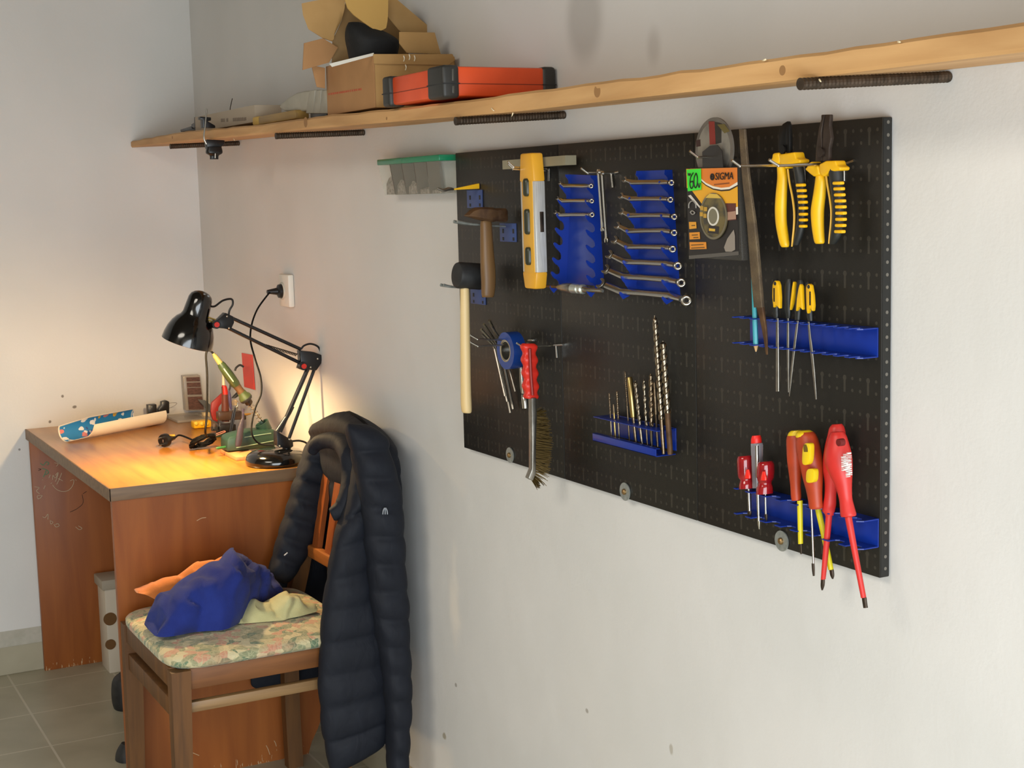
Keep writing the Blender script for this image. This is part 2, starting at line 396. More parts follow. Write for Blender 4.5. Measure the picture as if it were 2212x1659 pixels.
# handwriting on the inside of the far panel
def scrib(strokes, r=.0009):
    m = MB()
    for st in strokes: m.tube([X(40 + u * .1989, 780 + v * .1989, .037) for u, v in st], r, 5, sub=4)
    return m
green = [[(270, 1260), (300, 1190)], [(255, 1165), (310, 1185), (325, 1215), (290, 1235)], [(235, 1110), (270, 1130), (300, 1095), (330, 1110), (310, 1130)]]
white = [[(330, 1270), (345, 1235)], [(370, 1290), (375, 1240), (400, 1270), (425, 1225)], [(400, 1240), (430, 1210), (420, 1260), (400, 1310)], [(430, 1275), (480, 1300)], [(470, 1215), (440, 1290), (415, 1340)],
         [(370, 1345), (410, 1390), (470, 1415), (540, 1405), (590, 1350), (600, 1290), (560, 1300)], [(275, 1390), (290, 1350)], [(175, 1365), (225, 1375), (195, 1410), (230, 1440)], [(215, 1500), (205, 1465), (255, 1460), (235, 1490), (215, 1495)],
         [(390, 1105), (430, 1115), (410, 1145)], [(350, 1330), (365, 1322)], [(260, 1285), (266, 1292)], [(620, 1285), (628, 1298)]]
w2 = [[(262, 1690), (290, 1700), (320, 1660), (318, 1720)], [(345, 1730), (352, 1770), (375, 1750), (350, 1735)], [(385, 1770), (405, 1800), (440, 1790), (430, 1765), (400, 1775)], [(620, 1800), (660, 1830), (690, 1815), (650, 1790)]]
dark = [[(690, 1450), (700, 1540), (640, 1600), (560, 1640)], [(700, 1440), (740, 1415)], [(215, 1170), (245, 1175), (215, 1190)]]
obj('scribble', scrib(green), mat('green_chalk', '3f9a72', .8), desk, 'green chalk letters')
obj('scribble', scrib(white + w2), mat('white_chalk', 'c9b79a', .8), desk, 'pale chalk letters and loops')
obj('scribble', scrib(dark, .0007), mat('dark_pen', '2b1a10', .8), desk, 'dark pen lines')

# things under the desk
bx = thing('carton', 'white carton with round holes in its side, under the desk behind the near panel', 'box', (.40, -.33, 0))
cw = mat('white_card', 'c9bfae', .7)
kx = .17
yb = X(236, 1440, kx).y; zt = X(230, 1260, kx).z
obj('body', MB().box((kx - .10, yb, 0), (kx, yb + .22, zt - .012), .002), cw, bx)
obj('lid', MB().box((kx - .106, yb - .008, zt - .02), (kx + .006, yb + .226, zt + .01), .003), mat('grey_card', 'a39a8a', .7), bx)
for u, v, rv in ((238, 1337, 20), (239, 1392, 16)):
    p = X(u, v, kx)
    obj('hole', MB().lathe(p + Vector((-.002, 0, 0)), (1, 0, 0), [(0, rv * .001), (.003, rv * .001)], 24), mat('hole_brown', '6b4a24', .8), bx)
tag(obj('drawstring_bag', MB().rows([(268, 1455, 10), (264, 1475, 22), (264, 1520, 22), (268, 1548, 14)], lambda u, v: X(u, v, .50), (1, 0, 0), k=1.5), M['black_rubber']), 'small black bag lying under the desk below the white carton', 'bag')
tag(obj('cable_bundle', MB().rows([(272, 1606, 10), (270, 1630, 20), (272, 1665, 22), (276, 1690, 14)], lambda u, v: X(u, v, .90), (1, 0, 0), k=1.4), M['black_rubber']), 'dark bundle on the floor at the foot of the near desk panel', 'cable')

# ================================================================ chair
cx0, cx1, cyf = 1.155, 1.615, -.575
chair_w = wood('chair_wood', '553617', '71491f', axis=2, scale=4, st=12, rough=.55, coat=.0)
chair_wx = wood('chair_wood_rail', '693f1c', '855328', axis=1, scale=4, st=12, rough=.55, coat=.0)
chair = thing('dining_chair', 'brown wooden chair with floral padded seat in front of the desk', 'chair', ((cx0 + cx1) / 2, -.36, 0))
def leg_bm(x0, x1, top, bot):
    return MB().loft([[Vector((x0 + i, bot - .5 * b, 0.0)) for i, b in ((0.004, .034), (x1 - x0 - .004, .034), (x1 - x0 - .004, -.034), (.004, -.034))],
                      [Vector((x0 + i, top - .5 * b, .436)) for i, b in ((0, .042), (x1 - x0, .042), (x1 - x0, -.042), (0, -.042))]])
obj('leg', leg_bm(cx1 - .036, cx1, cyf + .021, cyf + .012), chair_w, chair)
obj('leg', leg_bm(cx0, cx0 + .036, cyf + .021, cyf + .012), chair_w, chair)
def post_bm(x0, x1):
    pr = [(0, -.168), (.15, -.170), (.30, -.168), (.42, -.152), (.5, -.130), (.6, -.106), (.75, -.074), (.86, -.052)]
    return MB().loft([[Vector((x0, y - .019, z)), Vector((x1, y - .019, z)), Vector((x1, y + .019, z)), Vector((x0, y + .019, z))] for z, y in pr])
for x0 in (cx0 + .004, 1.503): obj('leg', post_bm(x0, x0 + .032), chair_w, chair, 'rear leg running up as a back post')
obj('seat_rail', MB().box((cx1 - .03, cyf + .042, .392), (cx1 - .006, -.16, .438), .002), chair_wx, chair)
obj('seat_rail', MB().box((cx0 + .006, cyf + .042, .392), (cx0 + .03, -.16, .438), .002), chair_wx, chair)
obj('seat_rail', MB().box((cx0 + .036, cyf + .004, .392), (cx1 - .036, cyf + .03, .438), .002), chair_w, chair)
p0, p1 = X(388, 1534, 1.6), X(683, 1478, 1.6)
obj('stretcher', MB().box((cx1 - .03, cyf + .03, (p0.z + p1.z) / 2 - .011), (cx1 - .012, -.17, (p0.z + p1.z) / 2 + .012), .002), wood('stretcher_wood', '7a5c3a', '9a7a52', axis=1, scale=4), chair)
obj('stretcher', MB().box((cx0 + .012, cyf + .03, .334), (cx0 + .03, -.17, .357), .002), chair_wx, chair)
obj('stretcher', MB().box((cx0 + .03, cyf + .006, .325), (cx1 - .036, cyf + .026, .365), .002), chair_w, chair)
rail_y = -.112
obj('back_rail', MB().box((cx0 + .012, rail_y - .012, .545), (1.515, rail_y + .008, .575), .003), wood('rail_wood', '8d5020', 'a8682e', axis=0, scale=4), chair)
obj('back_rail', MB().box((cx0 + .03, -.072, .79), (1.52, -.050, .852), .004), chair_w, chair)
for xs in (1.235, 1.32, 1.405):
    obj('back_slat', MB().loft([[Vector((xs, y - .006, z)), Vector((xs + .038, y - .006, z)), Vector((xs + .038, y + .006, z)), Vector((xs, y + .006, z))] for z, y in ((.56, -.113), (.7, -.086), (.82, -.062))]), wood('slat_wood', '7d3d16', '965222', axis=2, scale=4), chair)
# padded seat
def seat_mat():
    m, N, L, P = newmat('floral_upholstery'); P.inputs['Roughness'].default_value = .9; P.inputs['Sheen Weight'].default_value = .2
    tc = N.new('ShaderNodeTexCoord'); n0 = N.new('ShaderNodeTexNoise'); n0.inputs['Scale'].default_value = 14; L.new(tc.outputs['Object'], n0.inputs[0])
    ad = N.new('ShaderNodeVectorMath'); ad.operation = 'MULTIPLY_ADD'; L.new(n0.outputs['Color'], ad.inputs[0]); ad.inputs[1].default_value = (.05, .05, .05); L.new(tc.outputs['Object'], ad.inputs[2])
    v = N.new('ShaderNodeTexVoronoi'); v.inputs['Scale'].default_value = 58; L.new(ad.outputs[0], v.inputs[0])
    r = N.new('ShaderNodeValToRGB'); cr = r.color_ramp; cr.interpolation = 'CONSTANT'
    sp = N.new('ShaderNodeSeparateColor'); L.new(v.outputs['Color'], sp.inputs[0]); L.new(sp.outputs[0], r.inputs[0])
    cols = ['9c9b78', 'b9b18a', 'cfc39a', '8f9472', 'c8987c', 'd3c9a2', '6f8468', 'b5ad86']
    cr.elements[0].color = lin(cols[0]); cr.elements[1].position = .125; cr.elements[1].color = lin(cols[1])
    for i in range(2, 8): e = cr.elements.new(i * .125); e.color = lin(cols[i])
    v2 = N.new('ShaderNodeTexVoronoi'); v2.inputs['Scale'].default_value = 95; v2.feature = 'DISTANCE_TO_EDGE'; L.new(ad.outputs[0], v2.inputs[0])
    lt = mth(N, L, 'LESS_THAN', v2.outputs['Distance'], .09)
    col = mixc(N, L, mth(N, L, 'MULTIPLY', lt, .3), r.outputs[0], 'd2caa6')
    v3 = N.new('ShaderNodeTexVoronoi'); v3.inputs['Scale'].default_value = 9; L.new(tc.outputs['Object'], v3.inputs[0])
    mr = N.new('ShaderNodeMapRange'); L.new(v3.outputs['Distance'], mr.inputs[0]); mr.inputs[1].default_value = .18; mr.inputs[2].default_value = .3; mr.inputs[3].default_value = .6; mr.inputs[4].default_value = 0
    n4 = N.new('ShaderNodeTexNoise'); n4.inputs['Scale'].default_value = 50; L.new(tc.outputs['Object'], n4.inputs[0])
    col = mixc(N, L, mth(N, L, 'MULTIPLY', mr.outputs[0], n4.outputs['Fac']), col, 'c9836a')
    L.new(col, P.inputs['Base Color'])
    b = N.new('ShaderNodeBump'); b.inputs['Strength'].default_value = .6; b.inputs['Distance'].default_value = .004; L.new(v2.outputs['Distance'], b.inputs['Height']); L.new(b.outputs[0], P.inputs['Normal'])
    return m
def cushion(x0, x1, y0, y1, zb, zt, dome, n=10, N=44):
    cx, cy, hx, hy = (x0 + x1) / 2, (y0 + y1) / 2, (x1 - x0) / 2, (y1 - y0) / 2
    rings = []
    def rg(s, z): 
        out = []
        for k in range(N):
            a = 2 * PI * k / N; c, d = math.cos(a), math.sin(a); e = 2 / 7
            out.append(Vector((cx + hx * s * math.copysign(abs(c) ** e, c), cy + hy * s * math.copysign(abs(d) ** e, d), z)))
        return out
    rings.append(rg(.96, zb))
    for k in range(7):
        a = PI / 2 * k / 6; rings.append(rg(.955 + .045 * math.sin(a * 2 if a < PI / 4 else PI / 2), lerp(zb, zt - .008, k / 6)))
    for s in (.985, .95, .9, .8, .65, .45, .2, .02): rings.append(rg(s, zt + dome * (1 - s ** 2.2) - (.004 if s > .96 else 0)))
    return MB().loft(rings)
obj('seat', cushion(cx0 - .004, cx1 + .006, cyf - .004, -.135, .436, .462, .014), seat_mat(), chair, 'floral padded seat', smooth=60)

# ---- cloths heaped on the seat
def noise3(p, s=1.0):
    from mathutils import noise
    return noise.noise(Vector(p) * s)
def drape(cols, d, seed, zs=.4785, xn=None, amp=.010, N=26, n=64, puff=.72, lean=.0):
    """cloth bundle: columns of (u, top v, bottom v) read off the photograph; each becomes a rounded cross-section reaching back from its front foot"""
    C = [Z(u, vb, zs) if xn is None else X(u, vb, xn) for u, vt, vb in cols]; rings = []
    for i in range(n + 1):
        f = i / n * (len(cols) - 1); k = min(int(f), len(cols) - 2); t = f - k
        g = lambda q: .5 * (2 * q[1] + (q[2] - q[0]) * t + (2 * q[0] - 5 * q[1] + 4 * q[2] - q[3]) * t * t + (3 * q[1] - q[0] - 3 * q[2] + q[3]) * t ** 3)
        pk = lambda a: [cols[max(k - 1, 0)][a], cols[k][a], cols[k + 1][a], cols[min(k + 2, len(cols) - 1)][a]]
        u, vt, vb = g(pk(0)), g(pk(1)), g(pk(2)); e = math.sin(PI * min(max(i / n, .0), 1.0)) ** .35 if 0 < i < n else .12
        foot = Z(u, vb, zs) if xn is None else X(u, vb, xn); dd = d * (.35 + .65 * e)
        top = X(u, vt, foot.x - dd); H = max(top.z - foot.z, .004); yb_, yt_ = foot.y, top.y; rg = []
        for q in range(N):
            a = PI * q / (N - 1); s_ = math.sin(a) ** puff; x = foot.x - dd * (1 - math.cos(a)); z = foot.z + H * s_
            y = lerp(yb_, yt_, s_)
            fo = abs(noise3((x * 6 + seed, y * 15, z * 9 + seed))) - .22; fi = noise3((x * 30, y * 38 + seed, z * 34))
            a_ = amp * min(1, s_ * 2) * e
            rg.append(Vector((x + a_ * (1.6 * fo + .35 * fi) * max(0, math.cos(a)), y + a_ * .6 * fi, max(z + a_ * (1.4 * fo + .4 * fi), foot.z))))
        for q in range(1, 7): rg.append(Vector((foot.x - 2 * dd * (1 - q / 7), yb_, foot.z - .0012)))
        rings.append(rg)
    return MB().loft(rings)
cloth_bump = dict(bump=.35, bscale=700)
oc = mat('orange_cloth', 'd5803c', .9, c2='c87434', nscale=20, sheen=.3, **cloth_bump)
tag(obj('cloth', drape([(297, 1277, 1281), (318, 1260, 1286), (345, 1250, 1299), (385, 1236, 1310), (420, 1220, 1318), (450, 1209, 1322), (480, 1203, 1322), (508, 1206, 1320), (525, 1225, 1318)], .035, 4.2, xn=1.235, amp=.024, puff=.9), oc, smooth=80), 'crumpled orange cloth on the chair seat behind the blue one', 'cloth')
tag(obj('cloth', drape([(336, 1352, 1374), (345, 1312, 1376), (362, 1283, 1376), (388, 1262, 1372), (418, 1241, 1366), (450, 1222, 1363), (482, 1208, 1361), (510, 1205, 1350), (540, 1211, 1328), (566, 1230, 1312), (588, 1250, 1304), (606, 1274, 1300), (613, 1290, 1298)], .085, 1.3, amp=.026), mat('blue_cloth', '14246f', .95, c2='1b2f80', nscale=14, sheen=.05, **cloth_bump), smooth=80), 'crumpled dark blue cloth heaped on the chair seat', 'cloth')
tag(obj('cloth', drape([(488, 1318, 1338), (500, 1312, 1346), (520, 1312, 1347), (540, 1303, 1346), (565, 1303, 1344), (590, 1294, 1342), (612, 1280, 1340), (625, 1276, 1336), (645, 1288, 1332), (668, 1304, 1326), (682, 1318, 1322)], .05, 6.6, zs=.4765, amp=.022, puff=1.0), mat('pale_cloth', 'cdc894', .85, c2='bdb884', nscale=16, sheen=.2, **cloth_bump), smooth=50), 'crumpled pale yellow-green cloth on the chair seat in front of the jacket', 'cloth')
tag(obj('cloth', MB().rows([(350, 1300, 5), (362, 1288, 12), (376, 1277, 10), (388, 1268, 4)], lambda u, v: X(u, v, 1.33), (1, 0, 0), k=1.2), mat('red_cloth', 'cf3f26', .9, **cloth_bump), smooth=80), 'scrap of red cloth poking out between the orange and blue cloths', 'cloth')
# ================================================================ quilted jacket over the chair back
def jacket_mat():
    m, N, L, P = newmat('navy_nylon'); P.inputs['Roughness'].default_value = .68; P.inputs['Specular IOR Level'].default_value = .25
    tc = N.new('ShaderNodeTexCoord')
    mp = N.new('ShaderNodeMapping'); mp.inputs['Scale'].default_value = (1, 1, .6); L.new(tc.outputs['Object'], mp.inputs[0])
    n1 = N.new('ShaderNodeTexNoise'); n1.inputs['Scale'].default_value = 24; n1.inputs['Detail'].default_value = 3; n1.inputs['Distortion'].default_value = .8; L.new(mp.outputs[0], n1.inputs[0])
    b = N.new('ShaderNodeBump'); b.inputs['Strength'].default_value = .4; b.inputs['Distance'].default_value = .008; L.new(n1.outputs['Fac'], b.inputs['Height']); L.new(b.outputs[0], P.inputs['Normal'])
    r = N.new('ShaderNodeValToRGB'); r.color_ramp.elements[0].color = lin('151820'); r.color_ramp.elements[1].color = lin('1d212b'); L.new(n1.outputs['Fac'], r.inputs[0]); L.new(r.outputs[0], P.inputs['Base Color'])
    return m
JK = jacket_mat()
def quilt(rows, nb, sub=10, N=32, sq=2.6, depth=.10, tilt=0.0, wob=.003, seed=0.0):
    """puffer panel: rows of (uL, vL, uR, vR, x, thickness); stitched baffles pinch it nb times along its length"""
    C = []
    for r in rows: C.append((X(r[0], r[1], r[4]), X(r[2], r[3], r[4]), r[5]))
    P = []
    for i in range(len(C) - 1):
        q = [C[max(i - 1, 0)], C[i], C[i + 1], C[min(i + 2, len(C) - 1)]]
        for k in range(sub):
            t = k / sub
            f = lambda a: .5 * (2 * q[1][a] + (q[2][a] - q[0][a]) * t + (2 * q[0][a] - 5 * q[1][a] + 4 * q[2][a] - q[3][a]) * t * t + (3 * q[1][a] - q[0][a] - 3 * q[2][a] + q[3][a]) * t ** 3)
            P.append((f(0), f(1), f(2)))
    P.append(C[-1]); S = [0]
    for a, b in zip(P, P[1:]): S.append(S[-1] + ((a[0] + a[1]) / 2 - (b[0] + b[1]) / 2).length)
    rings = []
    for i, (l, r, th) in enumerate(P):
        s = S[i] / S[-1]; bl = abs(math.sin(PI * s * nb)) ** .55
        c = (l + r) / 2; w = (r - l) / 2
        e = 1.0
        if i < 5: e = math.sin(PI / 2 * (i + .6) / 5.6) ** .6
        if i > len(P) - 5: e = math.sin(PI / 2 * (len(P) - 1 - i + .6) / 4.6) ** .6
        ww = w * (1 - .045 * (1 - bl)) * (.55 + .45 * e); t = th / 2 * (1 - depth * 3.2 * (1 - bl)) * e
        rg = []
        for k in range(N):
            a = 2 * PI * k / N; ca, sa = math.cos(a), math.sin(a)
            x = math.copysign(abs(ca) ** (2 / sq), ca); y = math.copysign(abs(sa) ** (2 / sq), sa)
            p = c + ww * x + Vector((t * y, 0, 0))
            n = noise3((p.x * 16 + seed, p.y * 22, p.z * 11)) + .6 * noise3((p.x * 40, p.y * 48 + seed, p.z * 26))
            rg.append(p + (w.normalized() * x + Vector((y, 0, 0))) * n * wob * e)
        rings.append(rg)
    return MB().loft(rings)
jk = thing('jacket', 'dark navy quilted puffer jacket hung over the chair back', 'jacket', (1.42, -.08, .2))
# back of the jacket hanging down behind the chair back, folded over its top rail
def back_panel():
    rings = []; N = 40; prof = []
    for i in range(61):
        t = i / 60; z = lerp(.36, .925, t)
        y = interp([(0.36, -.05), (.7, -.055), (.82, -.060), (.93, -.078)], z)
        hy = interp([(0.36, .020), (.7, .026), (.82, .036), (.875, .044), (.905, .034), (.918, .022), (.925, .008)], z)
        hx = interp([(.36, .225), (.8, .235), (.87, .235), (.905, .215), (.925, .17)], z)
        bl = abs(math.sin(PI * t * 9)) ** .5; hy *= .78 + .22 * bl
        rg = []
        for k in range(N):
            a = 2 * PI * k / N; c, d = math.cos(a), math.sin(a); e = .5
            xx = math.copysign(abs(c) ** e, c)
            dz = (-.035 * max(0, xx) ** 2 - .05 * max(0, -xx) ** 1.6) * max(0, (z - .8) / .12)
            p = Vector((1.405 + hx * xx, y + hy * math.copysign(abs(d) ** .7, d), z + dz)); n = noise3((p.x * 14, p.y * 14, p.z * 14))
            rg.append(p + Vector((0, math.copysign(1, d) * n * .004, 0)))
        rings.append(rg)
    return MB().loft(rings)
obj('back_panel', back_panel(), JK, jk, smooth=80)
obj('front_panel', quilt([(770, 975, 800, 950, 1.625, .05), (762, 1030, 800, 990, 1.63, .07), (748, 1090, 796, 1050, 1.635, .075), (728, 1150, 794, 1120, 1.64, .075), (712, 1220, 798, 1195, 1.64, .075), (699, 1310, 806, 1285, 1.64, .075),
     (692, 1400, 824, 1372, 1.64, .075), (690, 1490, 836, 1455, 1.64, .075), (697, 1580, 838, 1530, 1.64, .075), (706, 1630, 834, 1575, 1.64, .07), (714, 1676, 828, 1612, 1.64, .06)], 10, seed=2), JK, jk, smooth=80)
obj('sleeve', quilt([(745, 915, 800, 917, 1.655, .05), (752, 950, 834, 945, 1.66, .075), (762, 990, 842, 985, 1.665, .085), (772, 1040, 857, 1040, 1.67, .09), (780, 1090, 867, 1090, 1.675, .09), (786, 1150, 869, 1150, 1.675, .09), (791, 1210, 872, 1210, 1.675, .085),
     (798, 1280, 877, 1280, 1.675, .085), (810, 1350, 881, 1350, 1.675, .08), (822, 1430, 884, 1430, 1.675, .08), (832, 1520, 885, 1520, 1.675, .075), (838, 1600, 882, 1600, 1.675, .07), (842, 1690, 880, 1690, 1.675, .06)], 13, seed=5), JK, jk, smooth=80)
obj('front_panel', quilt([(645, 1090, 705, 1070, 1.136, .018), (612, 1180, 700, 1160, 1.136, .022), (588, 1270, 706, 1250, 1.136, .022), (560, 1360, 710, 1340, 1.136, .022), (543, 1440, 712, 1420, 1.136, .022), (541, 1494, 712, 1466, 1.136, .016)], 6, seed=8), JK, jk, smooth=80)
obj('sleeve', quilt([(692, 905, 740, 915, 1.20, .05), (672, 945, 742, 952, 1.20, .07), (655, 985, 728, 995, 1.20, .075), (640, 1030, 716, 1050, 1.20, .075), (624, 1085, 700, 1110, 1.20, .075), (607, 1140, 676, 1165, 1.20, .07), (590, 1200, 648, 1222, 1.20, .065), (577, 1242, 618, 1264, 1.20, .05)], 8, seed=11), JK, jk, smooth=80)
cp = [(674, 974, 1.38), (686, 958, 1.40), (710, 951, 1.44), (738, 958, 1.50), (757, 985, 1.56), (764, 1025, 1.575), (758, 1068, 1.60), (742, 1098, 1.605), (716, 1112, 1.60)]
obj('collar', MB().tube([X(*p) for p in cp], [.013, .017, .019, .022, .026, .028, .027, .024, .014], 14, sub=8), JK, jk, smooth=80)
grey_print = mat('grey_print', '8d939c', .5)
lg = MB()
for du in (-5, 0, 5): lg.tube([X(832 + du, 1111, 1.722), X(832 + du * .8, 1103, 1.722), X(832 + du * .2, 1097, 1.722)], .0014, 6)
obj('emblem', lg, grey_print, jk, 'small grey emblem on the sleeve')
obj('zip_pull', MB().tube([X(864, 1157, 1.70), X(867, 1173, 1.70)], .0018, 6).tube([X(614, 1200, 1.238), X(621, 1194, 1.238)], .0016, 6), mat('pale_tag', 'b9bdc2', .5), jk, 'pale tags')

# ================================================================ wall socket and lamp cable
sk = thing('wall_socket', 'white wall socket above the desk with a black plug in it', 'socket', Y(622, 628, 0))
pa, pb = Y(610, 596, -.0), Y(636, 664, 0)
x0, x1, z0, z1 = .778, .858, 1.134, 1.221
obj('plate', MB().box((x0, -.017, z0), (x1, -.0005, z1), .004), M['white_plastic'], sk)
obj('socket_ring', MB().ring((.808, -.018, 1.176), (0, 1, 0), .021, .003), mat('socket_shade', 'c9c3b4', .5), sk)
plugp = Vector((.808, -.016, 1.176))
lamp_x = 1.03
# ================================================================ desk lamp
def D(u, v): return X(320 + u * .28926, 560 + v * .28926, lamp_x)       # lamp drawn in the vertical plane x = 1.03
K = (D(1000, 700) - D(0, 700)).length / 1000                               # metres per unit
lamp = thing('desk_lamp', 'black jointed desk lamp shining on the desk', 'lamp', (lamp_x, D(958, 1500).y, .75))
bc = Vector((lamp_x, D(958, 1500).y, .7502)); br = K * 232
obj('base', MB().lathe(bc, (0, 0, 1), [(0, br * .95), (.004, br * .99), (.010, br), (.018, br * .985), (.026, br * .92), (.032, br * .8), (.036, br * .6), (.037, br * .02)], 48), M['black_gloss'], lamp, smooth=50)
YD = Vector((1, 0, 0))
def brk(pts, th=.026): return MB().prism([D(*p) - YD * th / 2 for p in pts], YD * th, .0015)
obj('base_bracket', brk([(948, 1280), (1068, 1348), (1070, 1392), (1040, 1412), (950, 1390)], .03).cyl(D(1035, 1400), D(1035, 1470), .011).cyl(D(1035, 1425), D(1035, 1470), .016), M['black_plastic'], lamp)
obj('elbow_bracket', brk([(1122, 680), (1225, 690), (1290, 715), (1280, 775), (1245, 828), (1190, 822), (1115, 815), (1130, 770)]), M['black_plastic'], lamp)
obj('head_bracket', brk([(568, 398), (625, 425), (632, 470), (606, 526), (556, 515), (520, 512), (476, 505), (472, 472), (520, 445)]), M['black_plastic'], lamp)
def bars(*segs, r=10):
    m = MB()
    for a, b in segs:
        for s in (-.009, .009): m.cyl(D(*a) + YD * s, D(*b) + YD * s, K * r * .62)
        m.box(D(*a) - Vector((.0, .0, .0)) - Vector((.004, .001, .001)), D(*a) + Vector((.004, .001, .001)))
    return m
def arm(a, b, r=13): return MB().tube([D(*a), D(*b)], K * r, 10, smooth=False)
obj('upper_arm', arm((610, 432), (1140, 672)), M['black_plastic'], lamp)
obj('upper_arm', arm((595, 512), (1135, 775)), M['black_plastic'], lamp)
obj('lower_arm', arm((1200, 800), (985, 1290), 17), M['black_plastic'], lamp)
obj('lower_arm', arm((1248, 800), (1048, 1350)), M['black_plastic'], lamp)
def spring(a, b, r, turns, wr):
    p, q = D(*a), D(*b); ax = (q - p).normalized(); u = ax.orthogonal().normalized(); w = ax.cross(u); L_ = (q - p).length
    pts = [p + ax * (L_ * i / (turns * 8)) + (u * math.cos(i * PI / 4) + w * math.sin(i * PI / 4)) * r for i in range(int(turns * 8) + 1)]
    return MB().tube(pts, wr, 6, smooth=False)
obj('spring', spring((860, 640), (1110, 715), K * 9, 22, K * 4), M['dark_steel'], lamp)
obj('spring', MB().tube([D(1082, 1100), D(1040, 1170), D(965, 1285)], [K * 12, K * 17, K * 19], 12), M['black_plastic'], lamp)
for u, v in ((492, 484), (1140, 793)):
    p = D(u, v); obj('knob', MB().cyl(p, p + YD * .022, K * 31, n=20), M['black_plastic'], lamp)
    obj('knob_cap', MB().cyl(p + YD * .0215, p + YD * .026, K * 19, n=20), M['red'], lamp)
bm_ = MB()
for u, v in ((575, 424), (590, 510), (1250, 740), (1198, 802), (1040, 1340), (968, 1390)): bm_.ball(D(u, v) + YD * .0145, .0032, 10, 6)
obj('rivets', bm_, M['chrome'], lamp)
obj('head_pin', MB().cyl(D(425, 425) , D(505, 455), K * 7).cyl(D(415, 440) , D(490, 470), K * 7), mat('brass', 'b9a35a', .3, 1.0), lamp)
sx = lamp_x - .005
def DS(u, v): return X(320 + u * .28926, 560 + v * .28926, sx)
top, rim = DS(408, 238), DS(308, 636)
ax = (rim - top); SL = ax.length; ax = (ax - Vector((.022, 0, 0))).normalized()
prof = [(0, 4), (4, 30), (14, 55), (32, 76), (60, 87), (120, 92), (180, 96), (205, 106), (228, 130), (262, 152), (310, 172), (360, 184), (410, 189)]
prof = [(t / 410 * SL, r * K) for t, r in prof]
inner = [(t + .0016, max(r - .0016, .0005)) for t, r in prof[:-1]] + [(prof[-1][0], prof[-1][1] - .0016)]
o_ = MB().lathe(top, ax, prof, 48, cap=False); b2 = MB().lathe(top, ax, inner, 48, cap=False)
obj('shade', o_.lathe(top + ax * prof[-1][0], ax, [(0, prof[-1][1]), (.0006, prof[-1][1] - .0008), (0, prof[-1][1] - .0016)], 48, cap=False), M['black_gloss'], lamp, smooth=60)
obj('shade_lining', b2, mat('shade_white', 'f0ece2', .35), lamp, 'white inside of the shade', smooth=60)
vs = MB()
for k in (-30, 0, 30): vs.ball(DS(405 + k, 262 + abs(k) * .4) + YD * K * 48, (.002, K * 11, K * 9), 10, 6)
obj('vent_slots', vs, mat('slot_grey', '8b8b8b', .4), lamp)
bulb = top + ax * (SL * .70)
obj('bulb', MB().ball(bulb, .024, 16, 10), mat('bulb_glow', 'fff2d8', .4, emit='ffc073', estr=22), lamp)
ld = bpy.data.lights.new('lamp_light', 'POINT'); ld.energy = 24.0; ld.color = (1.0, .68, .33); ld.shadow_soft_size = .022
lo = bpy.data.objects.new('lamp_light', ld); COL.objects.link(lo); lo.location = top + ax * (SL * .90)
lo.rotation_mode = 'QUATERNION'; lo.rotation_quaternion = ax.to_track_quat('-Z', 'Y')
CB_ = mat('cable_black', '070707', .65, spec=.2)
# the lamp's own lead where it loops from joint to joint
def cab(pts, r, m, parent, off=.0): return obj('cable', MB().tube([D(u, v) + YD * off for u, v in pts], r, 8), m, parent)
cab([(470, 352), (500, 350), (560, 308), (622, 298), (632, 335), (608, 380), (602, 415)], .0026, M['black_plastic'], lamp)
cab([(1142, 672), (1165, 645), (1215, 632), (1270, 655), (1290, 710), (1272, 770)], .0026, M['black_plastic'], lamp)
cab([(1068, 1360), (1130, 1355), (1185, 1375), (1200, 1420)], .0026, M['black_plastic'], lamp)
pc = obj('power_lead', MB().tube([plugp + Vector((0, -.034, 0)), X(575, 641, .83), X(556, 668, .86), X(544, 700, .9), X(541, 735, .93), X(551, 775, .95), X(563, 815, .96), X(564, 850, .97), X(552, 880, .98), X(544, 915, .99), X(545, 940, 1.0), X(560, 958, 1.0), X(590, 962, 1.02)], .0024, 8), CB_, lamp)
obj('plug', MB().lathe(plugp, (0, -1, 0), [(0, .017), (.004, .019), (.012, .018), (.016, .010), (.03, .0075), (.044, .005)], 20), M['black_plastic'], lamp)

# ================================================================ soldering stand and iron on the desk
SX = .855
def S(u, v): return X(360 + u * .17481, 740 + v * .17481, SX)
KS = (S(1000, 1000) - S(0, 1000)).length / 1000
ya, yb = S(752, 1340).y, S(1345, 1300).y
tag(obj('wood_block', MB().box((.79, ya - .001, .7501), (.935, ya + .062, .7605), .001), wood('pine_board', 'cf8a55', 'dba06c', axis=0)), 'small pinkish wooden block on the desk under the green soldering stand', 'board')
gs = thing('soldering_stand', 'green soldering iron stand on the desk beside the lamp base', 'soldering stand', (SX - .03, (ya + yb) / 2, .7606))
gp = mat('green_plastic', '1c382d', .45, c2='234236', nscale=8)
zb = .7607
def sidepoly(pts, x0, x1, bev=.004):
    return MB().prism([Vector((x0, S(u, v).y, max(S(u, v).z, zb))) for u, v in pts], (x1 - x0, 0, 0), bev)
obj('body', sidepoly([(748, 1350), (748, 1205), (775, 1165), (900, 1125), (1060, 1090), (1165, 1085), (1345, 1075), (1345, 1350)], SX - .062, SX, .005), gp, gs)
obj('trim_strip', MB().tube([S(860, 1300) + YD * .0005, S(1335, 1212) + YD * .0005], .0012, 6).tube([S(960, 1170) + YD * .0005, S(1290, 1120) + YD * .0005], .0012, 6), mat('pale_green', '86a08a', .5), gs)
hc = S(1215, 1010) - YD * .03; hd = (S(1060, 760) - S(1215, 1010)).normalized()
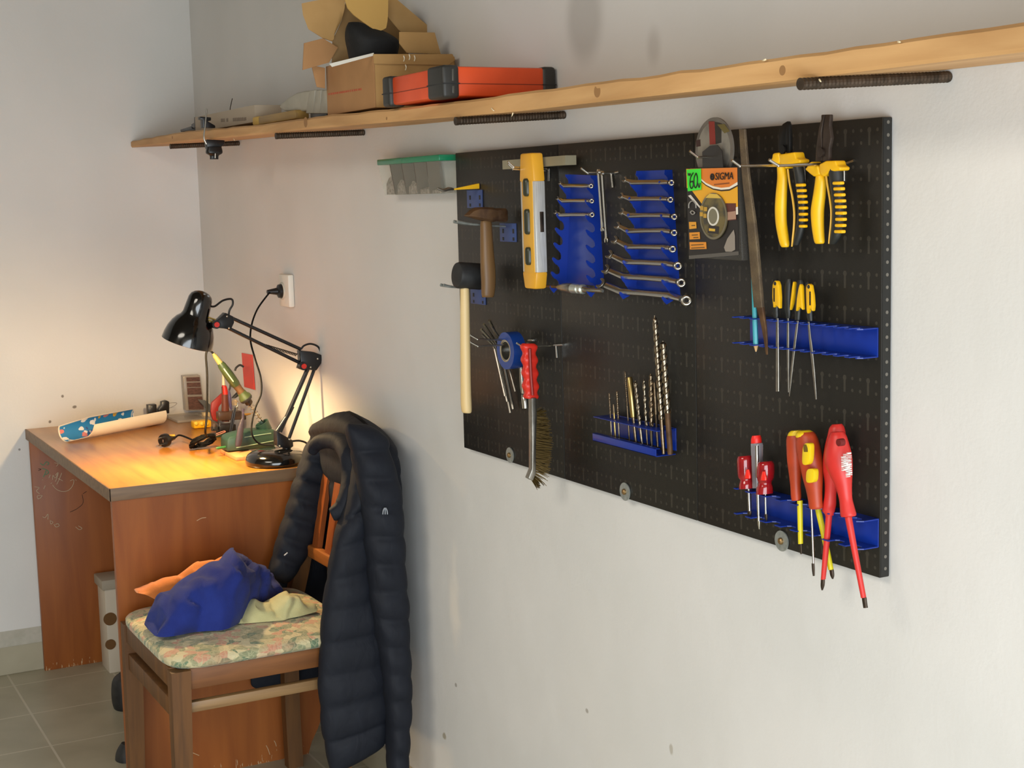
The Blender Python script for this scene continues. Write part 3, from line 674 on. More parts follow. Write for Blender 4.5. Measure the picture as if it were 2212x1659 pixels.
obj('holder', MB().lathe(hc - hd * .03, hd, [(0, .012), (.004, .017), (.026, .0195), (.03, .0195), (.03, .0165), (.01, .012)], 28), gp, gs)
hx = YD * -.03
a0, a1 = S(1215, 1000) + hx, S(1040, 735) + hx; dd = (a1 - a0); u_ = dd.normalized().orthogonal().normalized(); w_ = dd.normalized().cross(u_)
obj('spring', MB().tube([a0 + dd * (i / 72) + (u_ * math.cos(i * PI / 5) + w_ * math.sin(i * PI / 5)) * lerp(.0065, .009, i / 72) for i in range(73)], .0009, 6, smooth=False), M['chrome'], gs)
obj('sponge', MB().box((SX - .045, S(930, 1100).y, S(930, 1135).z - .002), (SX - .012, S(1010, 1100).y, S(930, 1135).z + .004), .002), mat('sponge_yellow', 'dccf4e', .9, bump=.5, bscale=300), gs)
ir = thing('soldering_iron', 'green-handled soldering iron standing tip down in the coil of the stand', 'soldering iron', S(1215, 1000) + hx)
def SI(u, v): return S(u, v) + hx
i0, i1 = SI(1225, 985), SI(615, 145); idr = (i1 - i0).normalized()
def along(t): return i0 + (i1 - i0) * t
LI = (i1 - i0).length
def iron(t0, t1, prof, m, nm): obj(nm, MB().lathe(along(t0), idr, [(f * (t1 - t0) * LI, r) for f, r in prof], 24), m, ir)
iron(-.02, .24, [(0, .0008), (.1, .002), (.3, .0024), (1, .0026)], M['chrome'], 'tip')
iron(.24, .31, [(0, .005), (.3, .006), (.32, .010), (.6, .0105), (1, .0105)], M['dark_steel'], 'ferrule')
iron(.31, .345, [(0, .015), (.5, .0175), (1, .0175)], M['black_rubber'], 'guard_ring')
iron(.345, .43, [(0, .0175), (.3, .0165), (.6, .0125), (1, .0115)], mat('iron_green', '3b4829', .4), 'collar')
iron(.43, .53, [(0, .0105), (.5, .0098), (1, .0108)], M['rust'], 'heat_band')
iron(.53, .86, [(0, .0112), (.1, .0128), (.5, .0135), (.9, .0112), (1, .0088)], mat('iron_green_handle', '28361f', .35), 'handle')
iron(.86, 1.0, [(0, .0078), (.5, .0068), (.8, .006), (.82, .0045), (1, .004)], mat('strain_relief', '7d7548', .4), 'strain_relief')
obj('lettering', MB().tube([along(.79) + YD * .0118 + Vector((0, -.003, -.001)), along(.60) + YD * .0132 + Vector((0, -.003, -.001))], .0016, 6), mat('cream_print', 'd9d3a5', .5), ir, 'cream printed strip')
obj('cable', MB().tube([i1, SI(570, 105), SI(535, 125), SI(527, 200), SI(540, 400), SI(542, 700), SI(533, 950), SI(518, 1130), X(448, 943, .72)], .0030, 8), CB_, ir)
coil = MB(); cc = Vector((.70, X(441, 953, .70).y, .7525)); random.seed(5)
pts = []
for i in range(150):
    a = i * PI / 6.5; t = i / 150
    pts.append(cc + Vector((.024 * math.sin(a + 2 * t) + random.uniform(-.004, .004), .031 * math.cos(a * 1.03) + random.uniform(-.005, .005) - .004, max(.003, .021 + .017 * math.sin(a * .97 + t * 5) + random.uniform(-.004, .004)))))
obj('cable', coil.tube(pts, .0027, 6, sub=2), CB_, ir, 'bundled coil of cable')
pg0 = X(356, 951, .60)
pd = Vector((-.62, .78, .02)).normalized()
obj('cable', MB().tube([pg0 + pd * .05, pg0 + pd * .075, cc + Vector((-.01, -.01, .014))], .0026, 8), CB_, ir)
plug = MB().lathe(pg0 - pd * .008, pd, [(0, .017), (.003, .0185), (.014, .0185), (.018, .011), (.03, .0085), (.05, .006)], 24)
obj('plug', plug, M['black_plastic'], ir)
fx = MB(); nrm = -pd
sd = Vector((0, 0, 1)).cross(pd).normalized()
for s_, z_ in ((1, 0), (-1, 0)): fx.cyl(pg0 - pd * .008 + Vector((0, 0, .0095 * s_)), pg0 - pd * .027 + Vector((0, 0, .0095 * s_)), .0022)
fx.box(pg0 - pd * .0095 - Vector((.004, .001, .004)), pg0 - pd * .0095 + Vector((.004, .001, .004)))
obj('pins', fx, M['chrome'], ir)
obj('plug_label', MB().box(pg0 + pd * .022 + Vector((-.003, 0, .006)), pg0 + pd * .042 + Vector((.003, 0, .010)), .001), mat('plug_label_yellow', 'd8a93a', .5), ir)
def T(u, v, x): return X(360 + u * .17481, 740 + v * .17481, x)
# ---- curled printed sheet
def print_mat():
    m, N, L, P = newmat('comic_print'); P.inputs['Roughness'].default_value = .45
    tc = N.new('ShaderNodeTexCoord'); n = N.new('ShaderNodeTexNoise'); n.inputs['Scale'].default_value = 35; L.new(tc.outputs['Object'], n.inputs[0])
    ad = N.new('ShaderNodeVectorMath'); ad.operation = 'MULTIPLY_ADD'; L.new(n.outputs['Color'], ad.inputs[0]); ad.inputs[1].default_value = (.03,) * 3; L.new(tc.outputs['Object'], ad.inputs[2])
    v = N.new('ShaderNodeTexVoronoi'); v.inputs['Scale'].default_value = 42; L.new(ad.outputs[0], v.inputs[0])
    sp = N.new('ShaderNodeSeparateColor'); L.new(v.outputs['Color'], sp.inputs[0])
    r = N.new('ShaderNodeValToRGB'); cr = r.color_ramp; cr.interpolation = 'CONSTANT'; L.new(sp.outputs[0], r.inputs[0])
    cr.elements[0].color = lin('e9e2da'); cr.elements[1].position = .3; cr.elements[1].color = lin('d97f78')
    for p, c in ((.5, '3c4f8a'), (.65, 'd6a43c'), (.8, 'efe9e2')): e = cr.elements.new(p); e.color = lin(c)
    lt = mth(N, L, 'LESS_THAN', v.outputs['Distance'], .36); lt = mth(N, L, 'MULTIPLY', lt, mth(N, L, 'GREATER_THAN', sp.outputs[1], .35))
    L.new(mixc(N, L, lt, '2f7fb6', r.outputs[0]), P.inputs['Base Color']); return m
A0, A1 = Vector((.352, -.511, 0)), Vector((.176, -.195, 0)); axd = (A1 - A0); away = Vector((-axd.y, axd.x, 0)).normalized()
if away.x > 0: away = -away
rr_ = .031
def pt(t, th, r=rr_):
    c = A0 + axd * t + away * (rr_ * .55) + Vector((0, 0, .7508 + rr_))
    return c + (-away * math.cos(th) - Vector((0, 0, 1)) * math.sin(th)) * r
def roll(r, t0=0.0, t1=1.0, a_off=0.0):
    g = []
    for i in range(41):
        t = lerp(t0, t1, i / 40)
        a0 = math.radians(interp([(0, 66), (.12, 58), (.19, 46), (.215, -18), (1, -24)], t)) + a_off; a1 = math.radians(interp([(0, 205), (.3, 236), (.76, 242), (.80, 160), (.84, 128), (1, 112)], t)) - a_off
        g.append([pt(t, lerp(a0, a1, k / 26), r) for k in range(27)])
    return g
sh = thing('paper_roll', 'curled sheet of paper, white outside with a blue print inside, on the desk', 'paper', ((A0 + A1) / 2 + Vector((0, 0, .7501))))
obj('sheet', MB().sheet(roll(rr_), .0008), mat('white_paper', 'efe3cc', .6), sh, smooth=80)
obj('printed_side', MB().sheet(roll(rr_ - .0012, .012, .985, .10)), print_mat(), sh, 'blue comic-strip printed side', smooth=80)

# ---- small things at the back of the desk
def blockx(pts, x0, th, m, name, label, cat, bev=.001, group=None): 
    return tag(obj(name, MB().prism([Vector((x0, p.y, p.z)) for p in pts], (-th, 0, 0), bev), m), label, cat, group)
def PX(*uv, x): return [X(u, v, x) for u, v in uv]
b = thing('connector', 'black square connector lying behind the right end of the paper roll', 'connector', X(329, 905, .09))
obj('body', MB().box((.075, X(318, 880, .09).y, .7505), (.1, X(337, 880, .09).y, X(330, 873, .09).z), .002), M['black_plastic'], b)
obj('screw', MB().ball(X(328, 879, .1005), .0025, 10, 6), M['zinc'], b)
b = thing('lever_connector', 'black connector with a raised lever and thin wire behind the paper roll', 'connector', X(352, 905, .09))
obj('body', MB().prism(PX((342, 884), (342, 893), (366, 893), (366, 868), (360, 865), (349, 868), (349, 876), x=.10), (-.022, 0, 0), .002), M['black_plastic'], b)
obj('wire', MB().tube([X(362, 872, .09), X(372, 870, .09), X(382, 871, .09), X(376, 877, .09), X(364, 882, .09)], .0008, 6), M['steel'], b)
clear = mat('clear_plastic', 'cfc7b8', .15, alpha=.38, spec=.6)
cb = thing('component_box', 'clear plastic component box with brown compartments standing against the wall', 'box', T(340, 840, .03))
def cq(u, v): return T(u, v, .05)
obj('case', MB().prism([cq(205, 412), cq(415, 400), cq(472, 842), cq(238, 842)], (-.03, 0, 0), .002), mat('box_clear_grey', 'b7aa99', .2, alpha=.55), cb)
brn = mat('brown_parts', '4a2c22', .6, c2='6a4536', nscale=120, stretch=(1, 1, 3))
for a, c in ((432, 482), (498, 552), (562, 645), (672, 830)):
    f = lambda v: (v - 405) / 437.0
    l = lambda v: 205 + 33 * f(v) + 38; r_ = lambda v: 415 + 57 * f(v) - 12
    obj('compartment', MB().prism([T(l(a), a, .0515), T(r_(a), a - 6, .0515), T(r_(c), c - 4, .0515), T(l(c), c, .0515)], (-.006, 0, 0)), brn, cb)
tag(obj('box_lid', MB().box((.03, X(368, 898, .1).y, .7503), (.18, X(442, 892, .1).y, .7585), .002), mat('lid_clear', 'b3aa9d', .2, alpha=.5)), 'flat clear plastic lid lying on the desk in front of the component box', 'lid')
yc = thing('terminal_block', 'bright yellow terminal block on the desk beside the dangling cable', 'connector', X(436, 925, .316))
obj('body', MB().box((.29, X(417, 915, .316).y, .7505), (.325, X(455, 915, .316).y, X(430, 909, .316).z), .004), M['yellow'], yc)
for u in (424, 436, 447): obj('terminal', MB().ball(X(u, 915, .327), (.004, .0065, .0065), 12, 8), mat('terminal_pale', 'f4d24c', .3), yc)
tag(obj('cable_tag', MB().box((.11, T(445, 880, .12).y, .7503), (.13, T(525, 880, .12).y, T(480, 862, .12).z), .001), mat('cream_plastic', 'd9bf8f', .5)), 'small cream plastic strip lying on the clear lid', 'plastic strip')
tag(obj('offcut', MB().prism([T(385, 705, .10), T(475, 712, .10), T(540, 770, .10), T(540, 870, .10)], (-.004, 0, 0), .0008), mat('grey_sheet', '5a5a58', .5)), 'dark grey triangular offcut leaning in front of the component box', 'sheet')
tag(obj('pouch', MB().prism([T(555, 745, .30), T(690, 620, .30), T(700, 730, .30), T(645, 800, .30), T(635, 985, .30), T(572, 960, .30), T(548, 860, .30)], (-.012, 0, 0), .004), mat('red_pouch', 'a5302a', .45)), 'red folded plastic pouch on the desk behind the soldering iron cable', 'pouch')
gl = thing('glue_bottle', 'red glue bottle with a tall cream nozzle behind the soldering iron', 'bottle', T(720, 1000, .42))
fT = lambda u, v: T(u, v, .42)
obj('body', MB().rows([(705, 545, 30), (716, 600, 38), (722, 700, 44), (724, 800, 48), (726, 975, 50)], fT, YD, k=.8), mat('bottle_brown', '6b3320', .45), gl)
obj('cap', MB().rows([(708, 530, 28), (716, 570, 36), (722, 640, 40)], fT, YD), M['red'], gl)
obj('nozzle', MB().rows([(697, 325, 9), (699, 420, 14), (704, 525, 22)], fT, YD), mat('cream', 'e8d9b0', .4), gl)
md = thing('circuit_module', 'small black circuit module on the desk behind the soldering stand', 'electronics', T(700, 1140, .50))
obj('board', MB().box((.47, T(560, 1100, .5).y, .7505), (.52, T(845, 1100, .5).y, .757), .001), mat('pcb', '2a3a2c', .4), md)
obj('housing', MB().box((.475, T(635, 1060, .5).y, .757), (.515, T(840, 1060, .5).y, T(700, 1015, .5).z), .002), M['black_plastic'], md)
for u in (570, 600, 620): obj('component', MB().rcyl(T(u, 1040, .505), T(u, 1090, .505), .0045), M['black_rubber'], md)
for u, v in ((585, 1005), (655, 990)): obj('pin', MB().cyl(T(u, v, .51), T(u, v + 60, .51), .0012), M['chrome'], md)
tag(obj('spool', MB().prism([T(640, 860, .44), T(930, 845, .44), T(932, 955, .44), T(645, 968, .44)], (-.03, 0, 0), .004), mat('smoky_plastic', '5c4434', .3, alpha=.8)), 'smoky brown plastic block behind the soldering stand', 'box')
hh = thing('tweezers', 'black straight tweezers propped up behind the soldering stand', 'tweezers', T(775, 1170, .56))
obj('arm', MB().tube([T(845, 800, .56), T(815, 900, .56), T(772, 1175, .56)], [.0012, .003, .0022], 8), M['black_plastic'], hh)
obj('arm', MB().tube([T(850, 800, .555), T(838, 900, .555), T(785, 1175, .555)], [.0012, .0028, .0022], 8), M['black_plastic'], hh)
cl = thing('crocodile_clip', 'brass crocodile clip held upright behind the soldering iron spring', 'clip', T(960, 960, .60))
obj('jaw', MB().prism([T(940, 890, .6), T(985, 905, .6), T(985, 950, .6), T(950, 960, .6)], (-.01, 0, 0), .002), M['dark_steel'], cl)
obj('jaw', MB().prism([T(955, 880, .6), T(1045, 872, .6), T(1045, 888, .6), T(985, 905, .6)], (-.008, 0, 0), .001), mat('brass2', 'c89a4c', .35, .9), cl)
tag(obj('wire_scrap', MB().tube([T(880, 740, .48), T(870, 790, .48), T(820, 830, .48), T(850, 850, .48), T(880, 800, .48)], .0022, 8), M['steel']), 'bent scrap of bright metal between the glue bottle and the iron', 'wire')
tag(obj('cotton_ball', MB().rows([(840, 705, 22), (848, 740, 45), (842, 775, 30)], lambda u, v: T(u, v, .44), YD), mat('cotton', 'e6cda0', .9, bump=.5, bscale=250)), 'pale cream ball of cleaning pad behind the soldering iron', 'pad')
st = thing('stripping_tool', 'grey-purple handled tool leaning on the front of the green soldering stand', 'tool', T(882, 1330, .87))
fS = lambda u, v: T(u, v, .872)
obj('handle', MB().rows([(945, 930, 16), (928, 1000, 30), (912, 1080, 40), (898, 1180, 44), (884, 1262, 38), (880, 1285, 28)], fS, YD, k=.55), mat('grey_purple', '352f3a', .5), st)
obj('blade', MB().rows([(948, 815, 14), (946, 880, 12), (945, 950, 12)], fS, YD, k=.4), mat('dark_purple', '3a3040', .4), st)
t2 = thing('test_probe', 'dark purple probe standing upright behind the soldering iron handle', 'probe', T(800, 800, .5))
obj('body', MB().rows([(770, 590, 12), (778, 680, 20), (790, 790, 18), (800, 830, 10)], lambda u, v: T(u, v, .5), YD), mat('purple_plastic', '4b4266', .4), t2)
obj('cable', MB().tube([T(950, 300, .5), T(905, 278, .5), T(858, 312, .5), T(845, 350, .5)], .003, 8).tube([T(792, 470, .5), T(786, 540, .5), T(772, 590, .5)], .003, 8), M['black_rubber'], t2)
tag(obj('rubber_foot', MB().rows([(880, 610, 14), (862, 650, 34), (825, 685, 26)], lambda u, v: T(u, v, .5), YD), M['black_rubber']), 'black rubber lump behind the collar of the soldering iron', 'rubber')
tag(obj('pen', MB().cyl(T(628, 1305, .84), T(760, 1285, .84), .0036).cyl(T(605, 1309, .84), T(628, 1305, .84), .0012, .003), mat('green_pen', '1f5f2c', .45)), 'green pen poking out under the left end of the soldering stand', 'pen')
tag(obj('paper_clip', MB().tube([T(610, 1150, .66), T(715, 1108, .66), T(722, 1095, .66), T(700, 1095, .66), T(612, 1128, .66)], .0012, 6), mat('pink_wire', 'c98a78', .5)), 'pinkish bent wire clip on the desk beside the cable coil', 'clip')
tq = [Y(360 + u * .17481, 740 + v * .17481, -.004) for u, v in ((925, 128), (1052, 152), (1085, 582), (958, 548))]
tag(obj('tag', MB().prism(tq, (0, .002, 0)).prism([lerp(tq[0], tq[3], .38) + Vector((0, -.0008, 0)), lerp(tq[1], tq[2], .36) + Vector((0, -.0008, 0)), lerp(tq[1], tq[2], .375) + Vector((0, -.0008, 0)), lerp(tq[0], tq[3], .395) + Vector((0, -.0008, 0))], (0, .001, 0)), mat('red_tag', 'dc4030', .5)), 'plain red plastic tag on the wall behind the soldering iron', 'tag')

# ================================================================ shelf plank on iron rods
PB = [(0, 1.591), (.6, 1.583), (1.03, 1.5755), (1.67, 1.566), (2.14, 1.556), (2.5, 1.548), (3.15, 1.543), (3.5, 1.5415), (4.2, 1.538)]
PW = [(0, 1.598), (.37, 1.594), (1.13, 1.583), (1.7, 1.571), (2.1, 1.5655), (2.9, 1.5565), (3.5, 1.552), (4.2, 1.547)]
PT = [(0, 1.611), (.6, 1.611), (1.03, 1.600), (1.31, 1.5945), (1.67, 1.591), (2.14, 1.580), (2.5, 1.5765), (2.9, 1.5725), (3.5, 1.5690), (4.2, 1.565)]
PF = -.205
def plank():
    rings = []; random.seed(9)
    for i in range(85):
        x = .002 + 4.1 * i / 84; b, t, wb_ = interp(PB, x), interp(PT, x), interp(PW, x); e = .0012 * random.uniform(-1, 1); f = .0015 * random.uniform(-1, 1)
        rings.append([Vector((x, PF + .003, b)), Vector((x, PF, b + .004)), Vector((x, PF + f * .4, t - .004 + e)), Vector((x, PF + .004, t + e)), Vector((x, -.001, t)), Vector((x, -.001, wb_))])
    return MB().loft(rings)
shelf = thing('shelf', 'long rough pine plank shelf high on the wall', 'shelf', (2.0, PF / 2, 1.57))
obj('plank', plank(), wood('pine', 'b98a56', 'd3a771', axis=0, scale=3.2, st=9, rough=.65, bump=.12, knots=2.3), shelf)
for u, v, a, bb in ((660, 264, 5, 11), (1290, 197, 8, 9), (372, 297, 7, 4), (835, 256, 6, 3), (1690, 152, 6, 6)):
    p = Y(u, v, PF - .0003); obj('knot', MB().lathe(p, (0, 1, 0), [(0, .001 * bb), (.0012, .001 * bb)], 18), M.setdefault('knot', mat('knot', '9a7145', .7)), shelf)
spm = mat('splinter', 'ead9b4', .7)
for u, v, du, dv in ((1108, 244, -3, 8), (1062, 234, 6, 6), (1770, 172, 4, 5), (505, 300, 2, 4), (1940, 90, 6, 1), (1655, 128, -9, 3)): obj('splinter', MB().tube([Y(u, v, PF - .0015), Y(u + du * .5, v + dv * .6, PF - .003), Y(u + du, v + dv, PF - .0015)], [.0012, .001, .0003], 5), spm, shelf)
for k, (u, v, u2, side) in enumerate(((517, 312, 367, 'left end'), (787, 289, 595, ''), (1220, 250, 983, ''), (2050, 171, 1728, ''))):
    w = Y(u, v, 0); xx = w.x; zf = interp(PB, xx) - .0085; zz = interp(PW, xx) - .0085; r = .0072; prof = []; y0 = X(u2, v, xx).y; L_ = -y0
    for i in range(int(L_ / .0028)): prof.append((i * .0028, r * (1.0 if i % 2 else .9)))
    prof.append((L_ - .0005, r))
    tag(obj('threaded_rod', MB().lathe((xx, -.0005, zz), (0, -L_, zf - zz), prof, 14), mat('rod_iron', '3c3228', .55, .7, c2='55473a', nscale=90), smooth=20),
        ('ribbed iron rod under the left end of the shelf, behind the black clamp', 'ribbed iron rod under the shelf, right of the black clamp', 'ribbed iron rod under the shelf, below the orange case', 'largest ribbed iron rod, under the right part of the shelf')[k], 'rod', 'iron rods carrying the shelf')
def ptop(x): return interp(PT, x) + .001

# ---- cardboard box with open flaps
bx0, bx1, by0, by1, bzt = 1.648, 1.906, -.188, -.012, 1.6935
bz = ptop(1.648) + .0005
card = mat('cardboard', 'a5804c', .8, c2='b18b56', nscale=12); cardi = mat('cardboard_front', 'b28456', .8, c2='a87c50', nscale=12)
box = thing('cardboard_box', 'open cardboard box with torn flaps on the shelf', 'box', ((bx0 + bx1) / 2, -.1, bz))
t = .003
obj('side', MB().box((bx0, by0, bz), (bx1, by0 + t, bzt), .0006), cardi, box, 'front side with a faint red line of print')
obj('side', MB().box((bx1 - t, by0 + t, bz), (bx1, by1, bzt), .0006), card, box)
obj('side', MB().box((bx0, by0 + t, bz), (bx0 + t, by1, bzt), .0006), card, box)
obj('side', MB().box((bx0, by1 - t, bz), (bx1, by1, bzt), .0006), card, box)
obj('bottom', MB().box((bx0 + t, by0 + t, bz), (bx1 - t, by1 - t, bz + t)), card, box)
def CB(u, v, y): return Y(600 + u * .29385, v * .29385, y)
def flap(pts, vec, name='flap', m=None): obj(name, MB().prism(pts, vec, .0006), m or card, box)
def CX(u, v, x): return X(600 + u * .29385, v * .29385, x)
# left flap, wide open to the far side
flap([CX(190, 318, 1.67), CX(330, 282, 1.67), CX(440, 350, 1.67), CX(375, 460, 1.67), CX(180, 516, 1.67)], (.003, 0, 0), m=cardi)
flap([CX(245, 480, 1.66), CX(345, 500, 1.66), CX(345, 650, 1.66), CX(285, 640, 1.66)], (.003, 0, 0), m=cardi)
def curled(grid, name='flap', m=None): obj(name, MB().sheet(grid, .003), m or card, box, smooth=80)
# tall back-left flap standing up and leaning out
curled([[CX(lerp(175, 495, k / 8), lerp(25, -40, k / 8), lerp(1.66, 1.70, k / 8)) for k in range(9)], [CX(lerp(185, 492, k / 8), lerp(110, 60, k / 8), lerp(1.66, 1.70, k / 8)) for k in range(9)],
        [CX(lerp(225, 470, k / 8), lerp(215, 150, k / 8), lerp(1.66, 1.69, k / 8)) for k in range(9)], [CX(lerp(335, 420, k / 8), lerp(280, 250, k / 8), 1.67) for k in range(9)], [CX(lerp(400, 412, k / 8), lerp(300, 290, k / 8), 1.675) for k in range(9)]])
# curved flap hanging forward over the opening, lit tone painted into its colour
curled([[CX(lerp(490, 812, k / 10), -70, 1.80) for k in range(11)], [CX(lerp(492, 812, k / 10), -10, 1.80) for k in range(11)], [CX(lerp(515, 812, k / 10), 60, 1.80) for k in range(11)], [CX(lerp(560, 810, k / 10), 110 + 30 * math.sin(PI * k / 10), 1.80) for k in range(11)],
        [CX(lerp(625, 806, k / 10), 160 + 25 * math.sin(PI * k / 10), 1.80) for k in range(11)], [CX(lerp(690, 797, k / 10), 205 + 22 * math.sin(PI * k / 10), 1.80) for k in range(11)]], m=mat('cardboard_lit', 'bd9550', .75))
flap([CX(395, 470, 1.655), CX(400, 300, 1.655), CX(470, 150, 1.655), CX(500, 0, 1.655), CX(830, -30, 1.655), CX(900, 180, 1.655), CX(960, 400, 1.655), CX(900, 470, 1.655)], (.003, 0, 0), m=mat('cardboard_shade', '9a7a4e', .8))  # standing back flap in a shaded copy of the cardboard colour
# right-hand flaps leaning back to the wall
flap([CX(805, -60, 1.75), CX(862, -12, 1.75), CX(1130, 215, 1.75), CX(1170, 250, 1.75), CX(1185, 400, 1.75), CX(1060, 395, 1.75), CX(880, 215, 1.75), CX(800, 120, 1.75)], (.003, 0, 0))
flap([CX(890, 235, 1.87), CX(1150, 240, 1.87), CX(1195, 400, 1.87), CX(945, 390, 1.87), CX(890, 320, 1.87)], (.003, 0, 0))
flap([CX(700, 398, bx1 + .001), CX(1280, 398, bx1 + .001), CX(1302, 440, bx1 + .001), CX(1250, 480, bx1 + .001), CX(706, 470, bx1 + .001)], (.003, 0, 0))
obj('tear', MB().prism([CX(380, 468, bx1 + .0), CX(705, 388, bx1 + .0), CX(708, 408, bx1 + .0), CX(400, 492, bx1 + .0)], (-.002, 0, 0)), mat('white_liner', 'd8d3c6', .8), box, 'torn white edge')
pr = MB(); random.seed(21)
for k in range(16):
    u = 372 + k * 15.6; a, b_ = CB(u, 700 - (u - 372) * .155, by0 - .0006), CB(u + random.uniform(7, 13), 684 - (u - 372) * .155, by0 - .0006)
    pr.box((a.x, by0 - .0006, min(a.z, b_.z)), (b_.x, by0 + .0005, max(a.z, b_.z)))
obj('print', pr, mat('red_print', 'b4573a', .8), box, 'faint line of red print')
tp = MB()
for u, v in ((925, 430), (965, 420), (1003, 428), (938, 495)): tp.tube([CX(u, v - 20, bx1 + .005), CX(u + 6, v, bx1 + .005), CX(u, v + 22, bx1 + .005)], .0012, 5)
obj('tape', tp, mat('tape_glint', 'd9cfb4', .2), box, 'painted glints on clear tape')  # highlights on the tape, put in as pale strokes
tag(obj('black_bundle', MB().rows([(560, 165, 40), (600, 200, 95), (650, 250, 150), (690, 300, 185), (700, 345, 185), (700, 400, 175), (700, 470, 160)], lambda u, v: CX(u, v, 1.77), YD, k=.9, sq=2.6), mat('black_cloth', '0d0d0e', .75, bump=.5, bscale=40)), 'black bundle stuffed in the open cardboard box', 'bundle')

# ---- orange tool case
cy0, cy1 = -.226, -.004
A = Y(958, 216, cy0); cxr = A.x; cxl = Y(826, 228, cy0).x; cz0 = max(ptop(cxl), ptop(cxr)) + .0005; cz1 = Y(958, 140, cy0).z
cs = thing('tool_case', 'orange plastic tool case with dark grey corner bumpers on the shelf', 'tool case', ((cxl + cxr) / 2, (cy0 + cy1) / 2, cz0))
org = mat('orange_plastic', 'e2511f', .45, c2='d84c1c', nscale=18)
zm = (cz0 + cz1) / 2 - .003
obj('shell', MB().box((cxl + .008, cy0 + .008, cz0 + .003), (cxr - .003, cy1 - .004, cz1 - .001), .005), org, cs)
obj('seam', MB().box((cxl + .02, cy0 + .0076, zm - .0007), (cxr - .0026, cy1 - .02, zm + .0007)), mat('seam_dark', '7d2a0e', .6), cs)
bump = mat('bumper_grey', '2b2a27', .5)
def bumper(x0, x1, y0, y1, nm='bumper'): obj(nm, MB().box((x0, y0, cz0), (x1, y1, cz1 + .001), .006, seg=3), bump, cs); obj('bumper_seam', MB().box((x0 - .0003, y0 - .0003, zm - .001), (x1 + .0003, y1 + .0003, zm + .001)), M['black_rubber'], cs)
bumper(cxr - .066, cxr, cy0, cy0 + .032)
bumper(cxl, cxl + .034, cy0, cy0 + .034)
bumper(cxr - .05, cxr, cy1 - .026, cy1)
bumper(cxl, cxl + .034, cy1 - .03, cy1)
obj('ribs', MB().box((cxr - .001, cy0 + .017, cz0 + .008), (cxr + .0015, cy0 + .021, zm - .004), .0008).box((cxr - .001, cy0 + .017, zm + .004), (cxr + .0015, cy0 + .021, cz1 - .006), .0008), mat('bumper_edge', '4c4a44', .35), cs)

# ---- things on the left part of the shelf
def E(u, v, y): return Y(260 + u * .25316, 180 + v * .25316, y)
yv = -.15
vt = thing('ribbed_cover', 'off-white ribbed plastic cover with rounded nose, left of the cardboard box', 'cover', E(1560, 245, yv))
ow = mat('off_white', 'b4ae9e', .5, c2='a8a292', nscale=25)
obj('nose', MB().prism([E(u, v, yv) for u, v in ((1350, 195), (1380, 165), (1430, 120), (1500, 80), (1560, 66), (1640, 60), (1600, 235), (1500, 242), (1400, 238), (1362, 215))], (0, .06, 0), .006, 3), ow, vt)
for k, (a, c) in enumerate(((1600, 1650), (1655, 1700), (1705, 1752))): obj('rib', MB().prism([E(a + 12, 62, yv - .003), E(c + 6, 55, yv - .003), E(c - 8 + k * 8, 258, yv - .003), E(a - 22 + k * 6, 258, yv - .003)], (0, .062, 0), .003), ow, vt)
obj('foot', MB().box((E(1620, 250, yv).x, yv, ptop(1.4) - .0005), (E(1760, 250, yv).x, yv + .05, E(1700, 240, yv).z), .001), M['black_plastic'], vt)
y_ = -.165
s0, s1 = E(1128, 330, y_), E(1490, 305, y_)
stk = thing('wooden_stick', 'short yellowish wooden stick lying on the shelf beside the white carton', 'stick', lerp(s0, s1, .5))
zs = ptop(s0.x)
def q3(p, z): return Vector((p.x, p.y, z))
obj('stick', MB().box((s0.x, y_, zs), (s1.x, y_ + .035, zs + .021), .004), wood('stick_wood', '9a7a45', 'b5934f', axis=0), stk)
obj('cut_end', MB().box((s0.x - .0005, y_ - .0006, zs + .001), (s0.x + .05, y_ + .034, zs + .0215), .004), mat('fresh_wood', 'd6b25e', .7), stk, 'bright cut end')
y2 = -.15
c0, c1 = E(640, 390, y2), E(1150, 345, y2); zc = ptop(c0.x)
lb = thing('long_carton', 'long flat white carton with faint print on the shelf beside the clamp', 'box', lerp(c0, c1, .5))
obj('body', MB().box((c0.x, y2, zc), (c1.x, y2 + .07, E(640, 288, y2).z), .001), mat('carton_white', 'b7a894', .7), lb)
pm = MB()
for a, b_ in ((858, 870), (874, 888), (905, 918), (960, 975), (980, 990), (995, 1010), (1014, 1026), (1032, 1045), (1050, 1072)):
    p, q_ = E(a, 332 - (a - 858) * .06, y2 - .0006), E(b_, 300 - (a - 858) * .06, y2 - .0006); pm.box((p.x, y2 - .0006, p.z), (q_.x, y2 + .0004, q_.z))
obj('print', pm, mat('faint_print', '8d7f70', .8), lb)
tag(obj('wire_piece', MB().tube([E(935, 268, -.1), E(938, 210, -.1), E(955, 130, -.1)], .0011, 6), M['dark_steel']), 'thin dark wire standing up behind the white carton', 'wire')
bs = thing('bracket', 'small black bracket on the shelf at the left of the clamp', 'bracket', E(575, 400, -.12))
obj('plate', MB().prism([E(510, 395, -.15), E(605, 365, -.15), E(640, 385, -.15), E(640, 402, -.15), E(515, 415, -.15)], (0, .04, 0), .001), M['black_plastic'], bs)
obj('upright', MB().prism([E(605, 350, -.15), E(628, 335, -.15), E(628, 288, -.15), E(637, 288, -.15), E(637, 395, -.15), E(605, 395, -.15)], (0, .03, 0), .001), M['black_plastic'], bs)
KX = Y(447, 300, PF - .012).x
def EX(u, v): return X(260 + u * .25316, 180 + v * .25316, KX)
kp = thing('clamp', 'black quick clamp with a bright bar gripping the front edge of the shelf', 'clamp', EX(750, 480))
cw_th = Vector((-.022, 0, 0))
